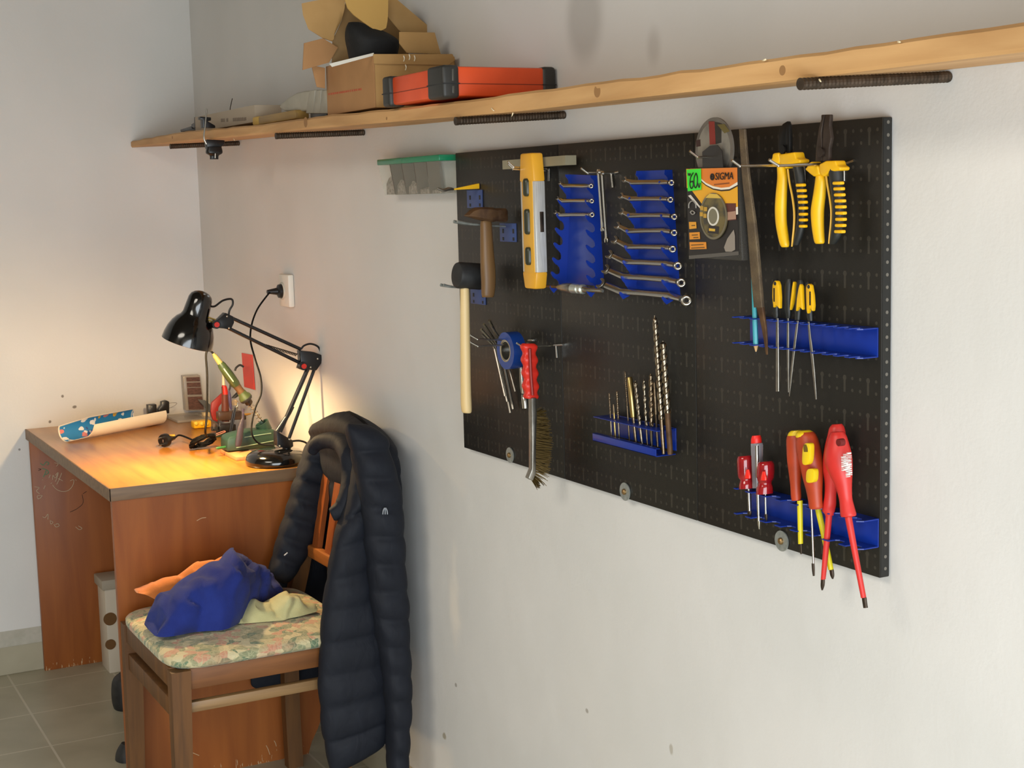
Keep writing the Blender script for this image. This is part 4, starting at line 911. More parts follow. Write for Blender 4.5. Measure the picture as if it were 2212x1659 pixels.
obj('bar', MB().tube([EX(738, 215), EX(730, 290), EX(722, 380), EX(714, 440), EX(716, 480), EX(735, 520)], .0022, 10, sub=4), M['chrome'], kp)
obj('jaw', MB().prism([EX(*q) for q in ((682, 283), (775, 290), (775, 318), (745, 322), (810, 360), (812, 380), (705, 380), (702, 312), (682, 308))], cw_th, .0015), M['black_plastic'], kp)
obj('lower_jaw', MB().prism([EX(*q) for q in ((735, 478), (892, 485), (888, 520), (868, 535), (862, 560), (745, 560), (738, 520))], cw_th, .002), M['black_plastic'], kp)
obj('handle', MB().rows([(800, 545, 62), (800, 580, 70), (800, 600, 66), (800, 618, 38), (800, 648, 36)], EX, (1, 0, 0), k=.6, sq=3, sub=3), M['black_plastic'], kp)
obj('trigger', MB().tube([EX(798, 600) + Vector((.012, 0, 0)), EX(798, 640) + Vector((.012, 0, 0))], .0016, 8), M['chrome'], kp)
# ================================================================ perforated tool board
YB = -.018
PX0, PZ0, PZ1, PWD = 1.9069, .9024, 1.503, .4177
PITCH = PWD / 9
zrow = Y(1861, 895.7, YB).z
def peg_mat():
    m, N, L, P = newmat('perforated_black_steel'); P.inputs['Roughness'].default_value = .42; P.inputs['Specular IOR Level'].default_value = .35
    g = N.new('ShaderNodeNewGeometry'); s = N.new('ShaderNodeSeparateXYZ'); L.new(g.outputs['Position'], s.inputs[0])
    k0 = PX0 + PWD - .025
    fu = mth(N, L, 'FRACT', mth(N, L, 'ADD', mth(N, L, 'DIVIDE', mth(N, L, 'SUBTRACT', s.outputs['X'], k0), PITCH), 100))
    fw = mth(N, L, 'FRACT', mth(N, L, 'ADD', mth(N, L, 'DIVIDE', mth(N, L, 'SUBTRACT', zrow, s.outputs['Z']), PITCH), 100))
    ab = lambda x, c: mth(N, L, 'MULTIPLY', mth(N, L, 'ABSOLUTE', mth(N, L, 'SUBTRACT', x, c)), PITCH)
    wrap = lambda x: mth(N, L, 'MULTIPLY', mth(N, L, 'SUBTRACT', .5, mth(N, L, 'ABSOLUTE', mth(N, L, 'SUBTRACT', x, .5))), PITCH)
    du = mth(N, L, 'MINIMUM', ab(fu, .333), ab(fu, .667)); dw0 = wrap(fw); dw = mth(N, L, 'MINIMUM', dw0, ab(fw, .345))
    hyp = lambda a, b: mth(N, L, 'SQRT', mth(N, L, 'ADD', mth(N, L, 'MULTIPLY', a, a), mth(N, L, 'MULTIPLY', b, b)))
    h1 = mth(N, L, 'LESS_THAN', hyp(du, dw), .0023)
    dk = wrap(fu); h2 = mth(N, L, 'LESS_THAN', hyp(dk, dw0), .0036)
    h3 = mth(N, L, 'MULTIPLY', mth(N, L, 'LESS_THAN', dk, .0020), mth(N, L, 'LESS_THAN', fw, .42))
    h = mth(N, L, 'MAXIMUM', h1, mth(N, L, 'MAXIMUM', h2, h3))
    sn = N.new('ShaderNodeSeparateXYZ'); L.new(g.outputs['Normal'], sn.inputs[0])
    h = mth(N, L, 'MULTIPLY', h, mth(N, L, 'GREATER_THAN', mth(N, L, 'ABSOLUTE', sn.outputs['Y']), .9))
    ns = N.new('ShaderNodeTexNoise'); ns.inputs['Scale'].default_value = 3; L.new(g.outputs['Position'], ns.inputs[0])
    L.new(mixc(N, L, mth(N, L, 'SUBTRACT', 1.0, mth(N, L, 'MULTIPLY', h, .9)), '3a362f', mixc(N, L, ns.outputs['Fac'], '1c1a17', '262420')), P.inputs['Base Color'])
    n2 = N.new('ShaderNodeTexNoise'); n2.inputs['Scale'].default_value = 700; L.new(g.outputs['Position'], n2.inputs[0])
    b = N.new('ShaderNodeBump'); b.inputs['Strength'].default_value = .6; b.inputs['Distance'].default_value = .002; b.invert = True; L.new(h, b.inputs['Height'])
    b2 = N.new('ShaderNodeBump'); b2.inputs['Strength'].default_value = .12; b2.inputs['Distance'].default_value = .001; L.new(n2.outputs['Fac'], b2.inputs['Height']); L.new(b.outputs[0], b2.inputs['Normal']); L.new(b2.outputs[0], P.inputs['Normal'])
    return m
def flange_mat():
    m, N, L, P = newmat('flange_black'); P.inputs['Roughness'].default_value = .42
    g = N.new('ShaderNodeNewGeometry'); s = N.new('ShaderNodeSeparateXYZ'); L.new(g.outputs['Position'], s.inputs[0]); pz = PITCH / 2.87
    z0 = X(1918, 230 + 685 * .21097, PX0 + 3 * PWD).z
    f = mth(N, L, 'FRACT', mth(N, L, 'ADD', mth(N, L, 'DIVIDE', mth(N, L, 'SUBTRACT', s.outputs['Z'], z0), pz), 100.5))
    a = mth(N, L, 'MULTIPLY', mth(N, L, 'SUBTRACT', f, .5), pz); b_ = mth(N, L, 'SUBTRACT', s.outputs['Y'], -.0085)
    d = mth(N, L, 'SQRT', mth(N, L, 'ADD', mth(N, L, 'MULTIPLY', a, a), mth(N, L, 'MULTIPLY', b_, b_)))
    h = mth(N, L, 'LESS_THAN', d, .0023); L.new(mixc(N, L, h, '1b1b19', '6a655c'), P.inputs['Base Color'])
    b = N.new('ShaderNodeBump'); b.inputs['Strength'].default_value = .5; b.inputs['Distance'].default_value = .002; b.invert = True; L.new(h, b.inputs['Height']); L.new(b.outputs[0], P.inputs['Normal'])
    return m
PM, FM = peg_mat(), flange_mat()
for k, nm in enumerate(('left', 'middle', 'right')):
    a, b = PX0 + k * PWD + .0006, PX0 + (k + 1) * PWD - .0006
    p = thing('pegboard_panel', {'left': 'left black perforated steel panel, carrying the hammer, mallet and spirit level', 'middle': 'middle black perforated steel panel, carrying the wrench holders and drill rack', 'right': 'right black perforated steel panel, carrying the pliers and screwdrivers'}[nm], 'pegboard', ((a + b) / 2, YB / 2, PZ0), 'black pegboard panels on the wall')
    obj('face', MB().box((a, YB, PZ0), (b, -.0012, PZ1), .0016), PM, p)
    obj('flange', MB().box((b - .0004, YB + .002, PZ0 + .002), (b + .0004, -.003, PZ1 - .002)), FM, p)
# fixing screws with big washers along the lower edge
for k, (u, v, r) in enumerate(((1101.5, 983, 17), (1350, 1062, 20), (1688.5, 1168.5, 23))):
    c = Y(u, v, YB - .0015); rr = (Y(u, v - r, YB).z - c.z)
    w = thing('fixing_screw', ('grey washer and screw at the bottom edge of the left pegboard panel', 'grey washer and screw at the bottom edge of the middle pegboard panel', 'grey washer and screw at the bottom edge of the right pegboard panel')[k], 'screw', c, 'washers fixing the pegboard')
    obj('washer', MB().disc(c, (0, 1, 0), rr, .0018, 36), M['zinc'], w)
    obj('screw_head', MB().lathe(c + Vector((0, -.0005, 0)), (0, -1, 0), [(0, rr * .34), (.003, rr * .32), (.0045, rr * .2), (.0046, .0002)], 20), mat('brass_screw', '9c8058', .4, .9), w)
def B(u, v, y=-.05): return Y(u, v, y)
# wire hooks: bent-up tip, prong, cross wire and drop pin at the board
def hook(label, tip, bend, board, pin=None, ext=None, r=.0019, twin=None, group='wire hooks on the pegboard'):
    b = Y(board[0], board[1], YB - .002); bd = X(bend[0], bend[1], b.x); tp = X(tip[0], tip[1], b.x)
    h = thing('wire_hook', label, 'hook', b, group)
    m = MB().tube([tp, lerp(tp, bd, .9), bd + (b - bd) * .04, lerp(bd, b, .5), b], r, 8, sub=4)
    if twin: d = Vector(twin); m.tube([tp + d, lerp(tp, bd, .9) + d, bd + (b - bd) * .04 + d, b + d], r, 8, sub=4)
    obj('prong', m, M['wire'], h)
    if pin:
        p0 = Y(pin[0], pin[1], YB - .0022); p1 = Y(pin[2], pin[3], YB - .0022)
        obj('drop_pin', MB().tube([b + Vector((-.002, 0, 0)), p0, p1], r, 8, smooth=False), M['wire'], h)
    if ext: obj('cross_wire', MB().tube([b, Y(ext[0], ext[1], YB - .002)], r, 8, smooth=False), M['wire'], h)
    return h, b, bd
hook('twin-wire hook through the hole of the yellow spirit level', (1097, 349), (1110, 361), (1180, 364), (1186, 365, 1186, 391), None, twin=(0, 0, -.004))
hook('wire hook carrying two thin hanging wrenches', (1255, 363), (1270, 374), (1328, 373), (1321, 376, 1324, 405), (1337, 371))
hook('wire hook sticking out in front of the grey cutting disc', (1490, 326), (1507, 339), (1590, 340))
hook('wire hook under the jaws of the left pliers', (1581, 346), (1599, 359), (1735, 357), (1737, 360, 1738, 393))
hook('wire hook in front of the right pliers', (1661, 345), (1682, 358), (1825, 354), (1823, 369, 1823, 391), (1845, 347))
hook('upper of two wire prongs running behind the blue tape roll', (1016, 724), (1032, 733), (1140, 735), None, (1153, 735))
hook('lower of two wire prongs running through the blue tape roll', (1016, 739), (1033, 748), (1145, 742))
hook('wire hook holding the red-handled wire brush', (1116, 741), (1132, 750), (1196, 746), (1201, 747, 1203, 773), (1216, 745))

# ---- blue slotted plates with prongs
def plate(label, q, prong=None):
    a, b_ = Y(q[0], q[1], YB - .001), Y(q[2], q[3], YB - .001)
    t_ = thing('hook_plate', label, 'hook', (a + b_) / 2, 'blue hook plates on the left pegboard panel')
    obj('plate', MB().box((a.x, YB - .0022, b_.z), (b_.x, YB, a.z), .0008), M['blue_plate'], t_)
    m = MB(); dx, dz = (b_.x - a.x), (a.z - b_.z)
    for fx_ in (.17, .80):
        for fz, hh in ((.42, .12), (.84, .09)): m.box((a.x + dx * fx_, YB - .0026, a.z - dz * (fz + hh)), (a.x + dx * (fx_ + .1), YB - .002, a.z - dz * (fz - hh)), .0002)
    obj('slots', m, M['black_rubber'], t_)
    if prong:
        for s_ in (-.5, .5): obj('prong', MB().tube([Vector((prong[0].x + s_ * prong[2], YB - .002, prong[0].z)), lerp(prong[0], prong[1], .7) + Vector((s_ * prong[2], 0, 0)), Vector((prong[1].x + s_ * prong[2], prong[1].y, prong[1].z + .003))], [.0016, .0022, .0032], 8), M['zinc'], t_)
    return t_
pa_ = Y(1090, 489, YB); plate('blue hook plate at the right of the hammer handle', (1080, 482, 1116, 523), (pa_, X(984, 482, pa_.x), .016))
pc_ = Y(1034, 622, YB); plate('blue hook plate half hidden by the hammer handle, beside the mallet head', (1017, 622, 1049, 659), (pc_, X(955, 619, pc_.x), .014))
pb_ = Y(1034, 408, YB); plate('blue hook plate above the hammer head', (1009, 411, 1043, 449))
ys = thing('yellow_file', 'thin yellow bar with a black grip jutting out above the top blue hook plate', 'tool', pb_)
y0, y1 = X(980, 409, pb_.x), X(1032, 402, pb_.x)
obj('bar', MB().loft([[y0 + Vector((a * .3, 0, b * .3)) for a, b in ((-.006, -.004), (.006, -.004), (.006, .004), (-.006, .004))], [y1 + Vector((a, 0, b)) for a, b in ((-.007, -.005), (.007, -.005), (.007, .005), (-.007, .005))]]), M['yellow'], ys)
obj('grip', MB().rcyl(y1, X(1063, 403, pb_.x), .0055), M['black_plastic'], ys)
obj('tip', MB().tube([y0, X(970, 408, pb_.x), X(958, 411, pb_.x), X(945, 407, pb_.x)], [.002, .0035, .0032, .002], 8), M['steel'], ys)

# ---- clear organizer with a green lid
oy = -.042
o0, o1 = Y(817, 350, oy), Y(949, 340, oy); ob_ = Y(900, 420, oy)
ox0, ox1, oz1, oz0 = o0.x, o1.x, Y(815, 345, oy).z - .0, ob_.z
og = thing('organizer_box', 'clear plastic compartment box with a green lid on the wall left of the pegboard', 'box', ((ox0 + ox1) / 2, oy / 2, oz0))
lh = .0125
grn = mat('green_clear', '1f8a5f', .2, alpha=.85); cl2 = mat('organizer_clear', 'cfd0c2', .15, alpha=.24, spec=.5)
obj('lid', MB().box((ox0 - .003, oy - .002, oz1 - lh), (ox1 + .002, -.001, oz1), .002), grn, og)
obj('body', MB().loft([[Vector((ox0 + .022, oy + .004, oz0)), Vector((ox1, oy + .002, oz0)), Vector((ox1, -.002, oz0)), Vector((ox0 + .022, -.002, oz0))], [Vector((ox0, oy, oz1 - lh)), Vector((ox1, oy, oz1 - lh)), Vector((ox1, -.002, oz1 - lh)), Vector((ox0, -.002, oz1 - lh))]]), cl2, og)
dk = mat('divider_dark', '55493f', .4)  # dark colour of the lines between compartments
for k in range(1, 5):
    x = lerp(ox0, ox1, k / 5); x2 = lerp(ox0 + .022, ox1, k / 5)
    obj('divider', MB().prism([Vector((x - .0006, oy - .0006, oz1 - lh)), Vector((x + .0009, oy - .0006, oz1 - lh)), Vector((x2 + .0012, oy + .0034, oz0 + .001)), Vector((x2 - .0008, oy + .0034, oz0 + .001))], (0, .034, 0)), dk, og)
scm = mat('screws_grey', '7d736a', .5, .3, c2='a89e92', nscale=160, lo=.4, hi=.6, bump=.8, bscale=160)
for k, f in enumerate((.62, .5, .42, .22, .15)):
    a, c = lerp(ox0 + .02, ox1, k / 5) + .006, lerp(ox0 + .02, ox1, (k + 1) / 5) - .006; h = (oz1 - lh - oz0) * f; g = []
    for i in range(9):
        g.append([Vector((lerp(a, c, j / 8), lerp(oy + .007, -.006, i / 8), oz0 + .002 + h * (.75 + .35 * noise3((k * 3.1 + i * .4, j * .45, k)))) if 0 < i < 8 and 0 < j < 8 else (lerp(a, c, j / 8), lerp(oy + .007, -.006, i / 8), oz0 + .002 + h * .55)) for j in range(9)])
    m = MB().sheet(g); m.box((a, oy + .007, oz0 + .0015), (c, -.006, oz0 + .002 + h * .55)); o = obj('screws', m, scm, og, kind='stuff')

# ---- hammer
ham = thing('hammer', 'old hammer with rusty head and brown wooden handle on the pegboard', 'hammer', B(1054, 640, -.07))
hxp = Y(1052, 470, -.07).x
def HX(u, v): return X(u, v, hxp)
obj('head', MB().loft([[p + Vector((a * w, 0, b * h)) for a, b in ((-1, -.7), (-.7, -1), (.7, -1), (1, -.7), (1, .7), (.7, 1), (-.7, 1), (-1, .7))] for p, w, h in
    ((HX(1008, 466), .011, .0012), (HX(1018, 462), .012, .007), (HX(1030, 461), .0125, .011), (HX(1042, 462), .014, .0125), (HX(1060, 464), .014, .0135), (HX(1068, 464), .0115, .0115), (HX(1074, 464), .0115, .0125), (HX(1089, 465), .0115, .0125), (HX(1092, 465), .0095, .0105))]), M['rust'], ham)
obj('handle', MB().rows([(1050, 478, 9), (1050, 483, 12), (1052, 540, 14), (1054, 580, 15.5), (1055, 610, 15), (1054, 635, 13.5), (1054, 642, 11)], HX, YD, k=.75, sq=2.6), wood('hammer_wood', '5f4426', '7d5c36', axis=2, scale=6, bump=.15), ham)
# ---- rubber mallet
ml = thing('mallet', 'mallet with black rubber head and long pale wooden handle at the pegboard edge', 'mallet', B(1007, 890, -.075))
mxp = Y(1005, 600, -.08).x
def MX(u, v): return X(u, v, mxp)
m0, m1 = MX(984, 594), MX(1046, 598)
obj('head', MB().rcyl(m0, m1, .0255, 36, .28), M['black_rubber'], ml)
obj('handle', MB().rows([(1003, 618, 9.5), (1004, 640, 10), (1005, 740, 11), (1006, 830, 11.5), (1007, 870, 12), (1008, 888, 11), (1008, 892, 8)], MX, YD, sub=4), wood('mallet_wood', 'd9b97f', 'e6cb96', axis=2, scale=3, rough=.45), ml)
# ---- spirit level and the lath behind it
lv = thing('spirit_level', 'yellow and aluminium spirit level hanging on the left pegboard panel', 'spirit level', B(1144, 624, -.07))
ly = -.074
tl, tr = Y(1121, 332, ly), Y(1152, 330, ly); blb, brb = Y(1133, 618, ly), Y(1158, 620, ly)
lw = tr.x - tl.x; lxm = (tl.x + tr.x) / 2; bxm = (blb.x + brb.x) / 2
lz1, lz0 = tl.z, blb.z - .004; LT = .021
def lvx(z): return lerp(bxm, lxm, (z - lz0) / (lz1 - lz0))
def slab(z0, z1, w0, w1, y0, y1, bev=.001):
    return MB().prism([Vector((lvx(z0) - w0 / 2, y0, z0)), Vector((lvx(z0) + w0 / 2, y0, z0)), Vector((lvx(z1) + w1 / 2, y0, z1)), Vector((lvx(z1) - w1 / 2, y0, z1))], (0, y1 - y0, 0), bev)
zt_, zb_ = Y(1136, 392, ly).z, Y(1145, 588, ly).z
alu = mat('aluminium', 'dad9d5', .3, .35, c2='c4c3bf', nscale=90, stretch=(8, 8, .3))
obj('body', slab(zb_, zt_, lw, lw, ly + .0006, ly + LT), alu, lv)
obj('web', slab(zb_ - .001, zt_ + .001, lw * .72, lw * .72, ly - .0008, ly + .004), mat('level_yellow', 'd9a232', .4), lv)
obj('end_cap', slab(zt_ - .001, lz1, lw * 1.02, lw * .80, ly - .0015, ly + LT + .0015, .004), mat('cap_yellow', 'e2a52c', .4), lv)
obj('end_cap', slab(lz0, zb_ + .001, lw * .74, lw * 1.0, ly - .0015, ly + LT + .0015, .004), mat('cap_yellow2', 'e2a52c', .4), lv)
vial = mat('vial', '7d7f4c', .15, c2='5c5f3a', nscale=30, coat=.6)
for u, v, h, tl_ in ((1134, 405, 19, 0), (1138, 479, 27, 0), (1141, 553, 19, .5)):
    c = Y(u, v, ly); hh_ = abs(Y(u, v + h, ly).z - c.z); xx = lvx(c.z)
    w_ = MB().rcyl(Vector((xx, ly + .001, c.z - hh_)), Vector((xx, ly + .001, c.z + hh_)), lw * .16, 20, .8)
    wo = obj('vial_window', w_, mat('vial_dark', '2f3122', .35), lv)
    d = Vector((.35 * tl_, 0, 1)).normalized()
    obj('vial', MB().rcyl(Vector((xx, ly - .001, c.z)) - d * hh_ * .72, Vector((xx, ly - .001, c.z)) + d * hh_ * .72, lw * .10, 16, .6), vial, wo)
zz = Y(1160, 480, ly).z
obj('side_notch', MB().box((lvx(zz) + lw / 2 - .002, ly + .009, zz - .018), (lvx(zz) + lw / 2 + .0006, ly + .017, zz + .018), .001), M['dark_steel'], lv)
l0, l1 = Y(1076, 357, -.06), Y(1221, 348, -.045)
hgt = abs(Y(1150, 340, -.05).z - Y(1150, 360, -.05).z)
tag(obj('lath', MB().loft([[Vector((x, y - .011, z - hgt / 2)), Vector((x, y + .011, z - hgt / 2)), Vector((x, y + .011, z + hgt / 2)), Vector((x, y - .011, z + hgt / 2))] for x, y, z in ((l0.x, -.04, Y(1076, 357, -.051).z), (l1.x, -.034, Y(1221, 346, -.045).z))]), mat('lath_grey', '938c74', .55, c2='857e68', nscale=18)), 'grey-green wooden lath lying across the hook behind the spirit level', 'lath')

# ---- tape roll, hex keys, socket bar, wire brush
tpx = Y(1090, 758, -.075)
tb = thing('tape_roll', 'roll of blue tape on the wire prongs left of the wire brush', 'tape', tpx)
tc_ = Vector((tpx.x, -.073, tpx.z)); R_ = abs(Y(1097, 717, -.073).z - Y(1097, 797, -.073).z) / 2
obj('tape', MB().ring(tc_ + Vector((0, .012, 0)), (0, 1, 0), R_ * .8, (R_ * .2, .0125), 40, sq=True), mat('blue_tape', '123a86', .35), tb, smooth=40)
obj('core', MB().ring(tc_ + Vector((0, .0115, 0)), (0, 1, 0), R_ * .575, (R_ * .025, .0128), 40, sq=True), mat('core_tan', '9c8d72', .5), tb)
obj('liner', MB().ring(tc_ + Vector((0, .012, 0)), (0, 1, 0), R_ * .52, (R_ * .03, .012), 40, sq=True), M['chrome'], tb)
hk = [(1057, 692, 1079, 738, 1109, 884, 3.4), (1045, 700, 1073, 742, 1103, 892, 3.0), (1039, 711, 1070, 745, 1096, 868, 2.6), (1041, 722, 1067, 748, 1091, 856, 2.2), (1062, 705, 1084, 736, 1113, 846, 1.8)]
HKL = ['longest hex key with a flat dark end, hanging under the blue tape roll', 'thickest hex key, its short arm topmost above the blue tape roll', 'third hex key from the left under the blue tape roll', 'leftmost thin hex key under the blue tape roll', 'rightmost short hex key under the blue tape roll']
for k, (a, b_, c, d, e, f, r) in enumerate(hk):
    yy = -.026 - .007 * k; be = Y(c, d, yy); r *= .00095
    tag(obj('hex_key', MB().tube([Y(a, b_, yy - .034), lerp(Y(a, b_, yy - .034), be, .85), lerp(be, Y(e, f, yy), .06), Y(e, f, yy)], r, 6, smooth=False), M['steel']), HKL[(1, 0, 2, 3, 4)[k]], 'hex key', 'hex keys hanging by the tape roll')
ex = thing('socket_bar', 'chrome socket extension bar hanging behind the red brush handle', 'socket', B(1135, 882, -.045))
f_ = lambda u, v: Y(u, v, -.04)
obj('bar', MB().rows([(1118, 718, 4), (1124, 780, 3.5), (1128, 830, 5), (1131, 850, 5)], f_, (0, 1, 0)), M['chrome'], ex)
obj('socket', MB().rows([(1131, 852, 5), (1133, 862, 7), (1135, 882, 7)], f_, (0, 1, 0)), M['chrome'], ex)
wb = thing('wire_brush', 'wire brush with red ribbed handle and brass bristles hanging on the pegboard', 'brush', B(1146, 1050, -.07))
wxp = Y(1146, 800, -.072).x
def WX(u, v): return X(u, v, wxp)
hr = []
for i in range(27):
    v = 742 + i * 4.55; c = lerp(1143, 1148, i / 26); hr.append((c - 1, v, (15.5 + 2.2 * math.sin(i * PI / 3.1)) * (.8 if i in (0, 26) else 1)))
obj('handle', MB().rows(hr, WX, YD, k=.72, sub=2, sq=3.2), M['red'], wb)
obj('groove', MB().tube([WX(1137, 752) + YD * .0125, WX(1139, 800) + YD * .0125, WX(1143, 852) + YD * .0125], .003, 8), mat('dark_red', '8d1a12', .5), wb, 'dark groove along the handle')
obj('strip', MB().prism([WX(1141, 858), WX(1151, 858), WX(1152, 900), WX(1150, 960), WX(1150, 1020), WX(1143, 1036), WX(1134, 1031), WX(1142, 1010), WX(1142, 950)], (.014, 0, 0), .001), M['steel'], wb)
random.seed(4); br_ = MB()
for i in range(52):
    t = i / 51; 
    for j in range(9):
        v = lerp(888, 1030, t) + random.uniform(-2, 2); a = WX(1149.5 if v < 1015 else 1144, v) + YD * (.001 + .0015 * j)
        ln = 34 * math.sin(PI * min(max(.12 + t * .8, 0), 1)) ** .5 + random.uniform(-6, 4); dv_ = lerp(-3, 10, t) + random.uniform(-8, 8) + (12 if t > .92 else 0)
        b_ = WX(1150 + ln * (1 if t < .93 else .55), v + dv_) + YD * (.001 + .0015 * j + random.uniform(-.003, .003)); br_.tube([a, b_], [.0009, .0005], 3, smooth=False)
obj('bristles', br_, mat('brass_wire', '5f4c26', .55, .6), wb, kind='stuff')
# ================================================================ blue wrench holders
def F(u, v): return 1160 + u * .21102, 330 + v * .21102          # units of the close view of the holders
def holder(label, Lt, Lb, Rt, Rb, teeth):
    """folded sheet: back plate and two flanges with hooked teeth; Lt/Lb... = top and bottom of the two folds, teeth = tooth tips of the left flange"""
    P4 = [Y(*F(*q), YB - .0025) for q in (Lt, Rt, Rb, Lb)]
    h = thing('wrench_holder', label, 'wrench holder', (P4[0] + P4[2]) / 2, 'blue wrench holders')
    obj('back_plate', MB().prism(P4, (0, .0018, 0)), M['blue_paint'], h)
    def lx(v): return lerp(P4[0].x, P4[3].x, (v - Lt[1]) / (Lb[1] - Lt[1]))
    prof = []
    def add(u, v): p = X(*F(u, v), lx(v)); prof.append((min(p.y, YB - .0045), p.z))
    top = P4[0].z; prof += [(YB, top), (YB - .014, top)]
    for (u, v) in teeth:
        add(u + 62, v - 74); add(u + 84, v - 48); add(u + 92, v - 18); add(u + 88, v + 10); add(u + 70, v + 24); add(u + 48, v + 22); add(u + 26, v + 4); add(u + 8, v - 6); add(u - 2, v + 2); add(u, v + 18); add(u + 16, v + 46); add(u + 38, v + 70)
    prof += [(YB - .012, P4[3].z - .002), (YB, P4[3].z)]
    for a, b_ in ((P4[0], P4[3]), (P4[1], P4[2])):
        sc = lambda z: lerp(b_.z, a.z, (z - P4[3].z) / (P4[0].z - P4[3].z))
        obj('flange', MB().prism([Vector((lerp(b_.x, a.x, (z - P4[3].z) / (P4[0].z - P4[3].z)), y, sc(z))) for y, z in prof], (.0016, 0, 0)), M['blue_paint'], h)
    return h
zt_at = lambda v: v
holder('blue wrench holder with only three wrenches, left of the hanging wrenches', (345, 222), (296, 1330), (600, 232), (672, 1370), [(228, 318), (208, 472), (195, 625), (183, 770), (168, 922), (154, 1075), (140, 1220), (130, 1365)])
holder('blue wrench holder full with eight combination wrenches', (1078, 185), (1008, 1440), (1365, 175), (1450, 1490), [(945, 300), (935, 460), (920, 628), (905, 790), (890, 952), (873, 1105), (856, 1265), (840, 1428)])
def wrench(label, Lp, S0, S1, Rp, sh, rr, jr, group='wrenches in the blue holders', y=-.040):
    """combination wrench: open jaw at Lp, shank S0-S1, ring at Rp (close-view units)"""
    pl, s0, s1, pr = [Y(*F(*q), yy) for q, yy in ((Lp, y - .004), (S0, y), (S1, y), (Rp, y - .004))]
    k = abs(Y(*F(300, 300 + 100), y).z - Y(*F(300, 300), y).z) / 100
    sh *= k * 1.4; rr *= k * .95; jr *= k * 1.05
    w = thing('wrench', label, 'wrench', (pl + pr) / 2, group)
    d = (s1 - s0).normalized(); nrm = Vector((0, -.78, .62)); nrm = (nrm - d * nrm.dot(d)).normalized(); up = d.cross(nrm); up = -up if up.z < 0 else up
    def sec(p, a, b): return [p + up * (a * x) + nrm * (b * z) for x, z in ((-1, -.5), (-.6, -1), (.6, -1), (1, -.5), (1, .5), (.6, 1), (-.6, 1), (-1, .5))]
    obj('shank', MB().loft([sec(lerp(pl, s0, .25), jr * .55, sh * .5), sec(s0, sh, sh * .5), sec(lerp(s0, s1, .5), sh * .85, sh * .5), sec(s1, sh, sh * .5), sec(lerp(s1, pr, .7), rr * .55, sh * .6)]), M['chrome'], w)
    m = MB()
    # open jaw: C shape
    jd = (pl - s0).normalized(); jn = (nrm + Vector((-.3, 0, 0))); jn = (jn - jd * jn.dot(jd)).normalized(); ju = jd.cross(jn); pts = []
    for i in range(15):
        a = math.radians(42 + 276 * i / 14); pts.append(pl + (jd * math.cos(a) + ju * math.sin(a)) * jr)
    pts += [pl - jd * jr * .05 - ju * jr * .38, pl - jd * jr * .35 - ju * jr * .25, pl - jd * jr * .35 + ju * jr * .25, pl - jd * jr * .05 + ju * jr * .38]
    m.prism([p - jn * sh * .5 for p in pts], jn * sh * 1.0, sh * .12, 1); obj('open_jaw', m, M['steel'], w)
    ra = Vector((.80, -.55, .22)); obj('ring', MB().ring(pr, ra, rr * .70, rr * .34, 32, 12), M['chrome'], w, smooth=40)
    return w
for q in ((('topmost of the three wrenches in the left blue holder'), (235, 312), (285, 335), (480, 338), (555, 340), 17, 26, 17),
          (('middle of the three wrenches in the left blue holder'), (212, 468), (270, 490), (490, 488), (562, 494), 17, 26, 18),
          (('lowest of the three wrenches in the left blue holder'), (190, 612), (245, 635), (490, 630), (565, 634), 18, 28, 20)):
    wrench(*q)
bl = ('smallest and topmost', 'second from the top', 'third from the top', 'fourth from the top', 'fifth from the top', 'third from the bottom', 'second from the bottom', 'largest and lowest')
for n, q in zip(bl, (((898, 276), (980, 302), (1280, 298), (1378, 306), 19, 31, 28), ((862, 442), (960, 470), (1280, 466), (1368, 480), 19, 31, 32), ((868, 602), (950, 640), (1290, 634), (1408, 655), 20, 32, 34),
        ((824, 746), (935, 798), (1300, 790), (1406, 818), 21, 34, 36), ((796, 892), (930, 958), (1310, 962), (1390, 985), 22, 36, 40), ((742, 1042), (900, 1112), (1330, 1128), (1444, 1158), 24, 42, 44),
        ((706, 1192), (880, 1262), (1340, 1292), (1478, 1330), 25, 46, 48), ((656, 1338), (860, 1416), (1350, 1455), (1530, 1512), 27, 54, 54))):
    wrench(n + ' wrench in the full blue holder', *q)
# thin wrenches hanging on their hook
def hang(label, top, bot, hw, y, jaw):
    a, b_ = Y(*F(*top), y), Y(*F(*bot), y); k = abs(Y(*F(300, 400), y).z - Y(*F(300, 300), y).z) / 100; hw *= k
    w = thing('wrench', label, 'wrench', b_, 'thin wrenches hanging on a hook'); d = (b_ - a).normalized(); sx = Vector((d.z, 0, -d.x)); sx = -sx if sx.x < 0 else sx
    dy = Vector((0, 1, 0))
    obj('ring', MB().ring(a, (.25, 1, 0), hw * 1.1, (hw * .35, hw * .6), 24, sq=True), M['chrome'], w)
    obj('shank', MB().loft([[p + sx * (s_ * x) + dy * (.0022 * z) for x, z in ((-1, -.6), (-.7, -1), (.7, -1), (1, -.6), (1, .6), (.7, 1), (-.7, 1), (-1, .6))] for p, s_ in ((a + d * hw * .9, hw * .7), (lerp(a, b_, .2), hw * .62), (lerp(a, b_, .85), hw * .62), (b_ - d * jaw * k * .6, hw * 1.0))]), M['chrome'], w)
    jr = jaw * k; pts = []
    for i in range(15):
        an = math.radians(40 + 280 * i / 14); pts.append(b_ + (d * math.cos(an) + sx * math.sin(an)) * jr)
    pts += [b_ - sx * jr * .4 + d * jr * .1, b_ - d * jr * .3 - sx * jr * .25, b_ - d * jr * .3 + sx * jr * .25, b_ + sx * jr * .4 + d * jr * .1]
    obj('open_jaw', MB().prism([p - dy * .002 for p in pts], dy * .004, .0006, 1), M['chrome'], w)
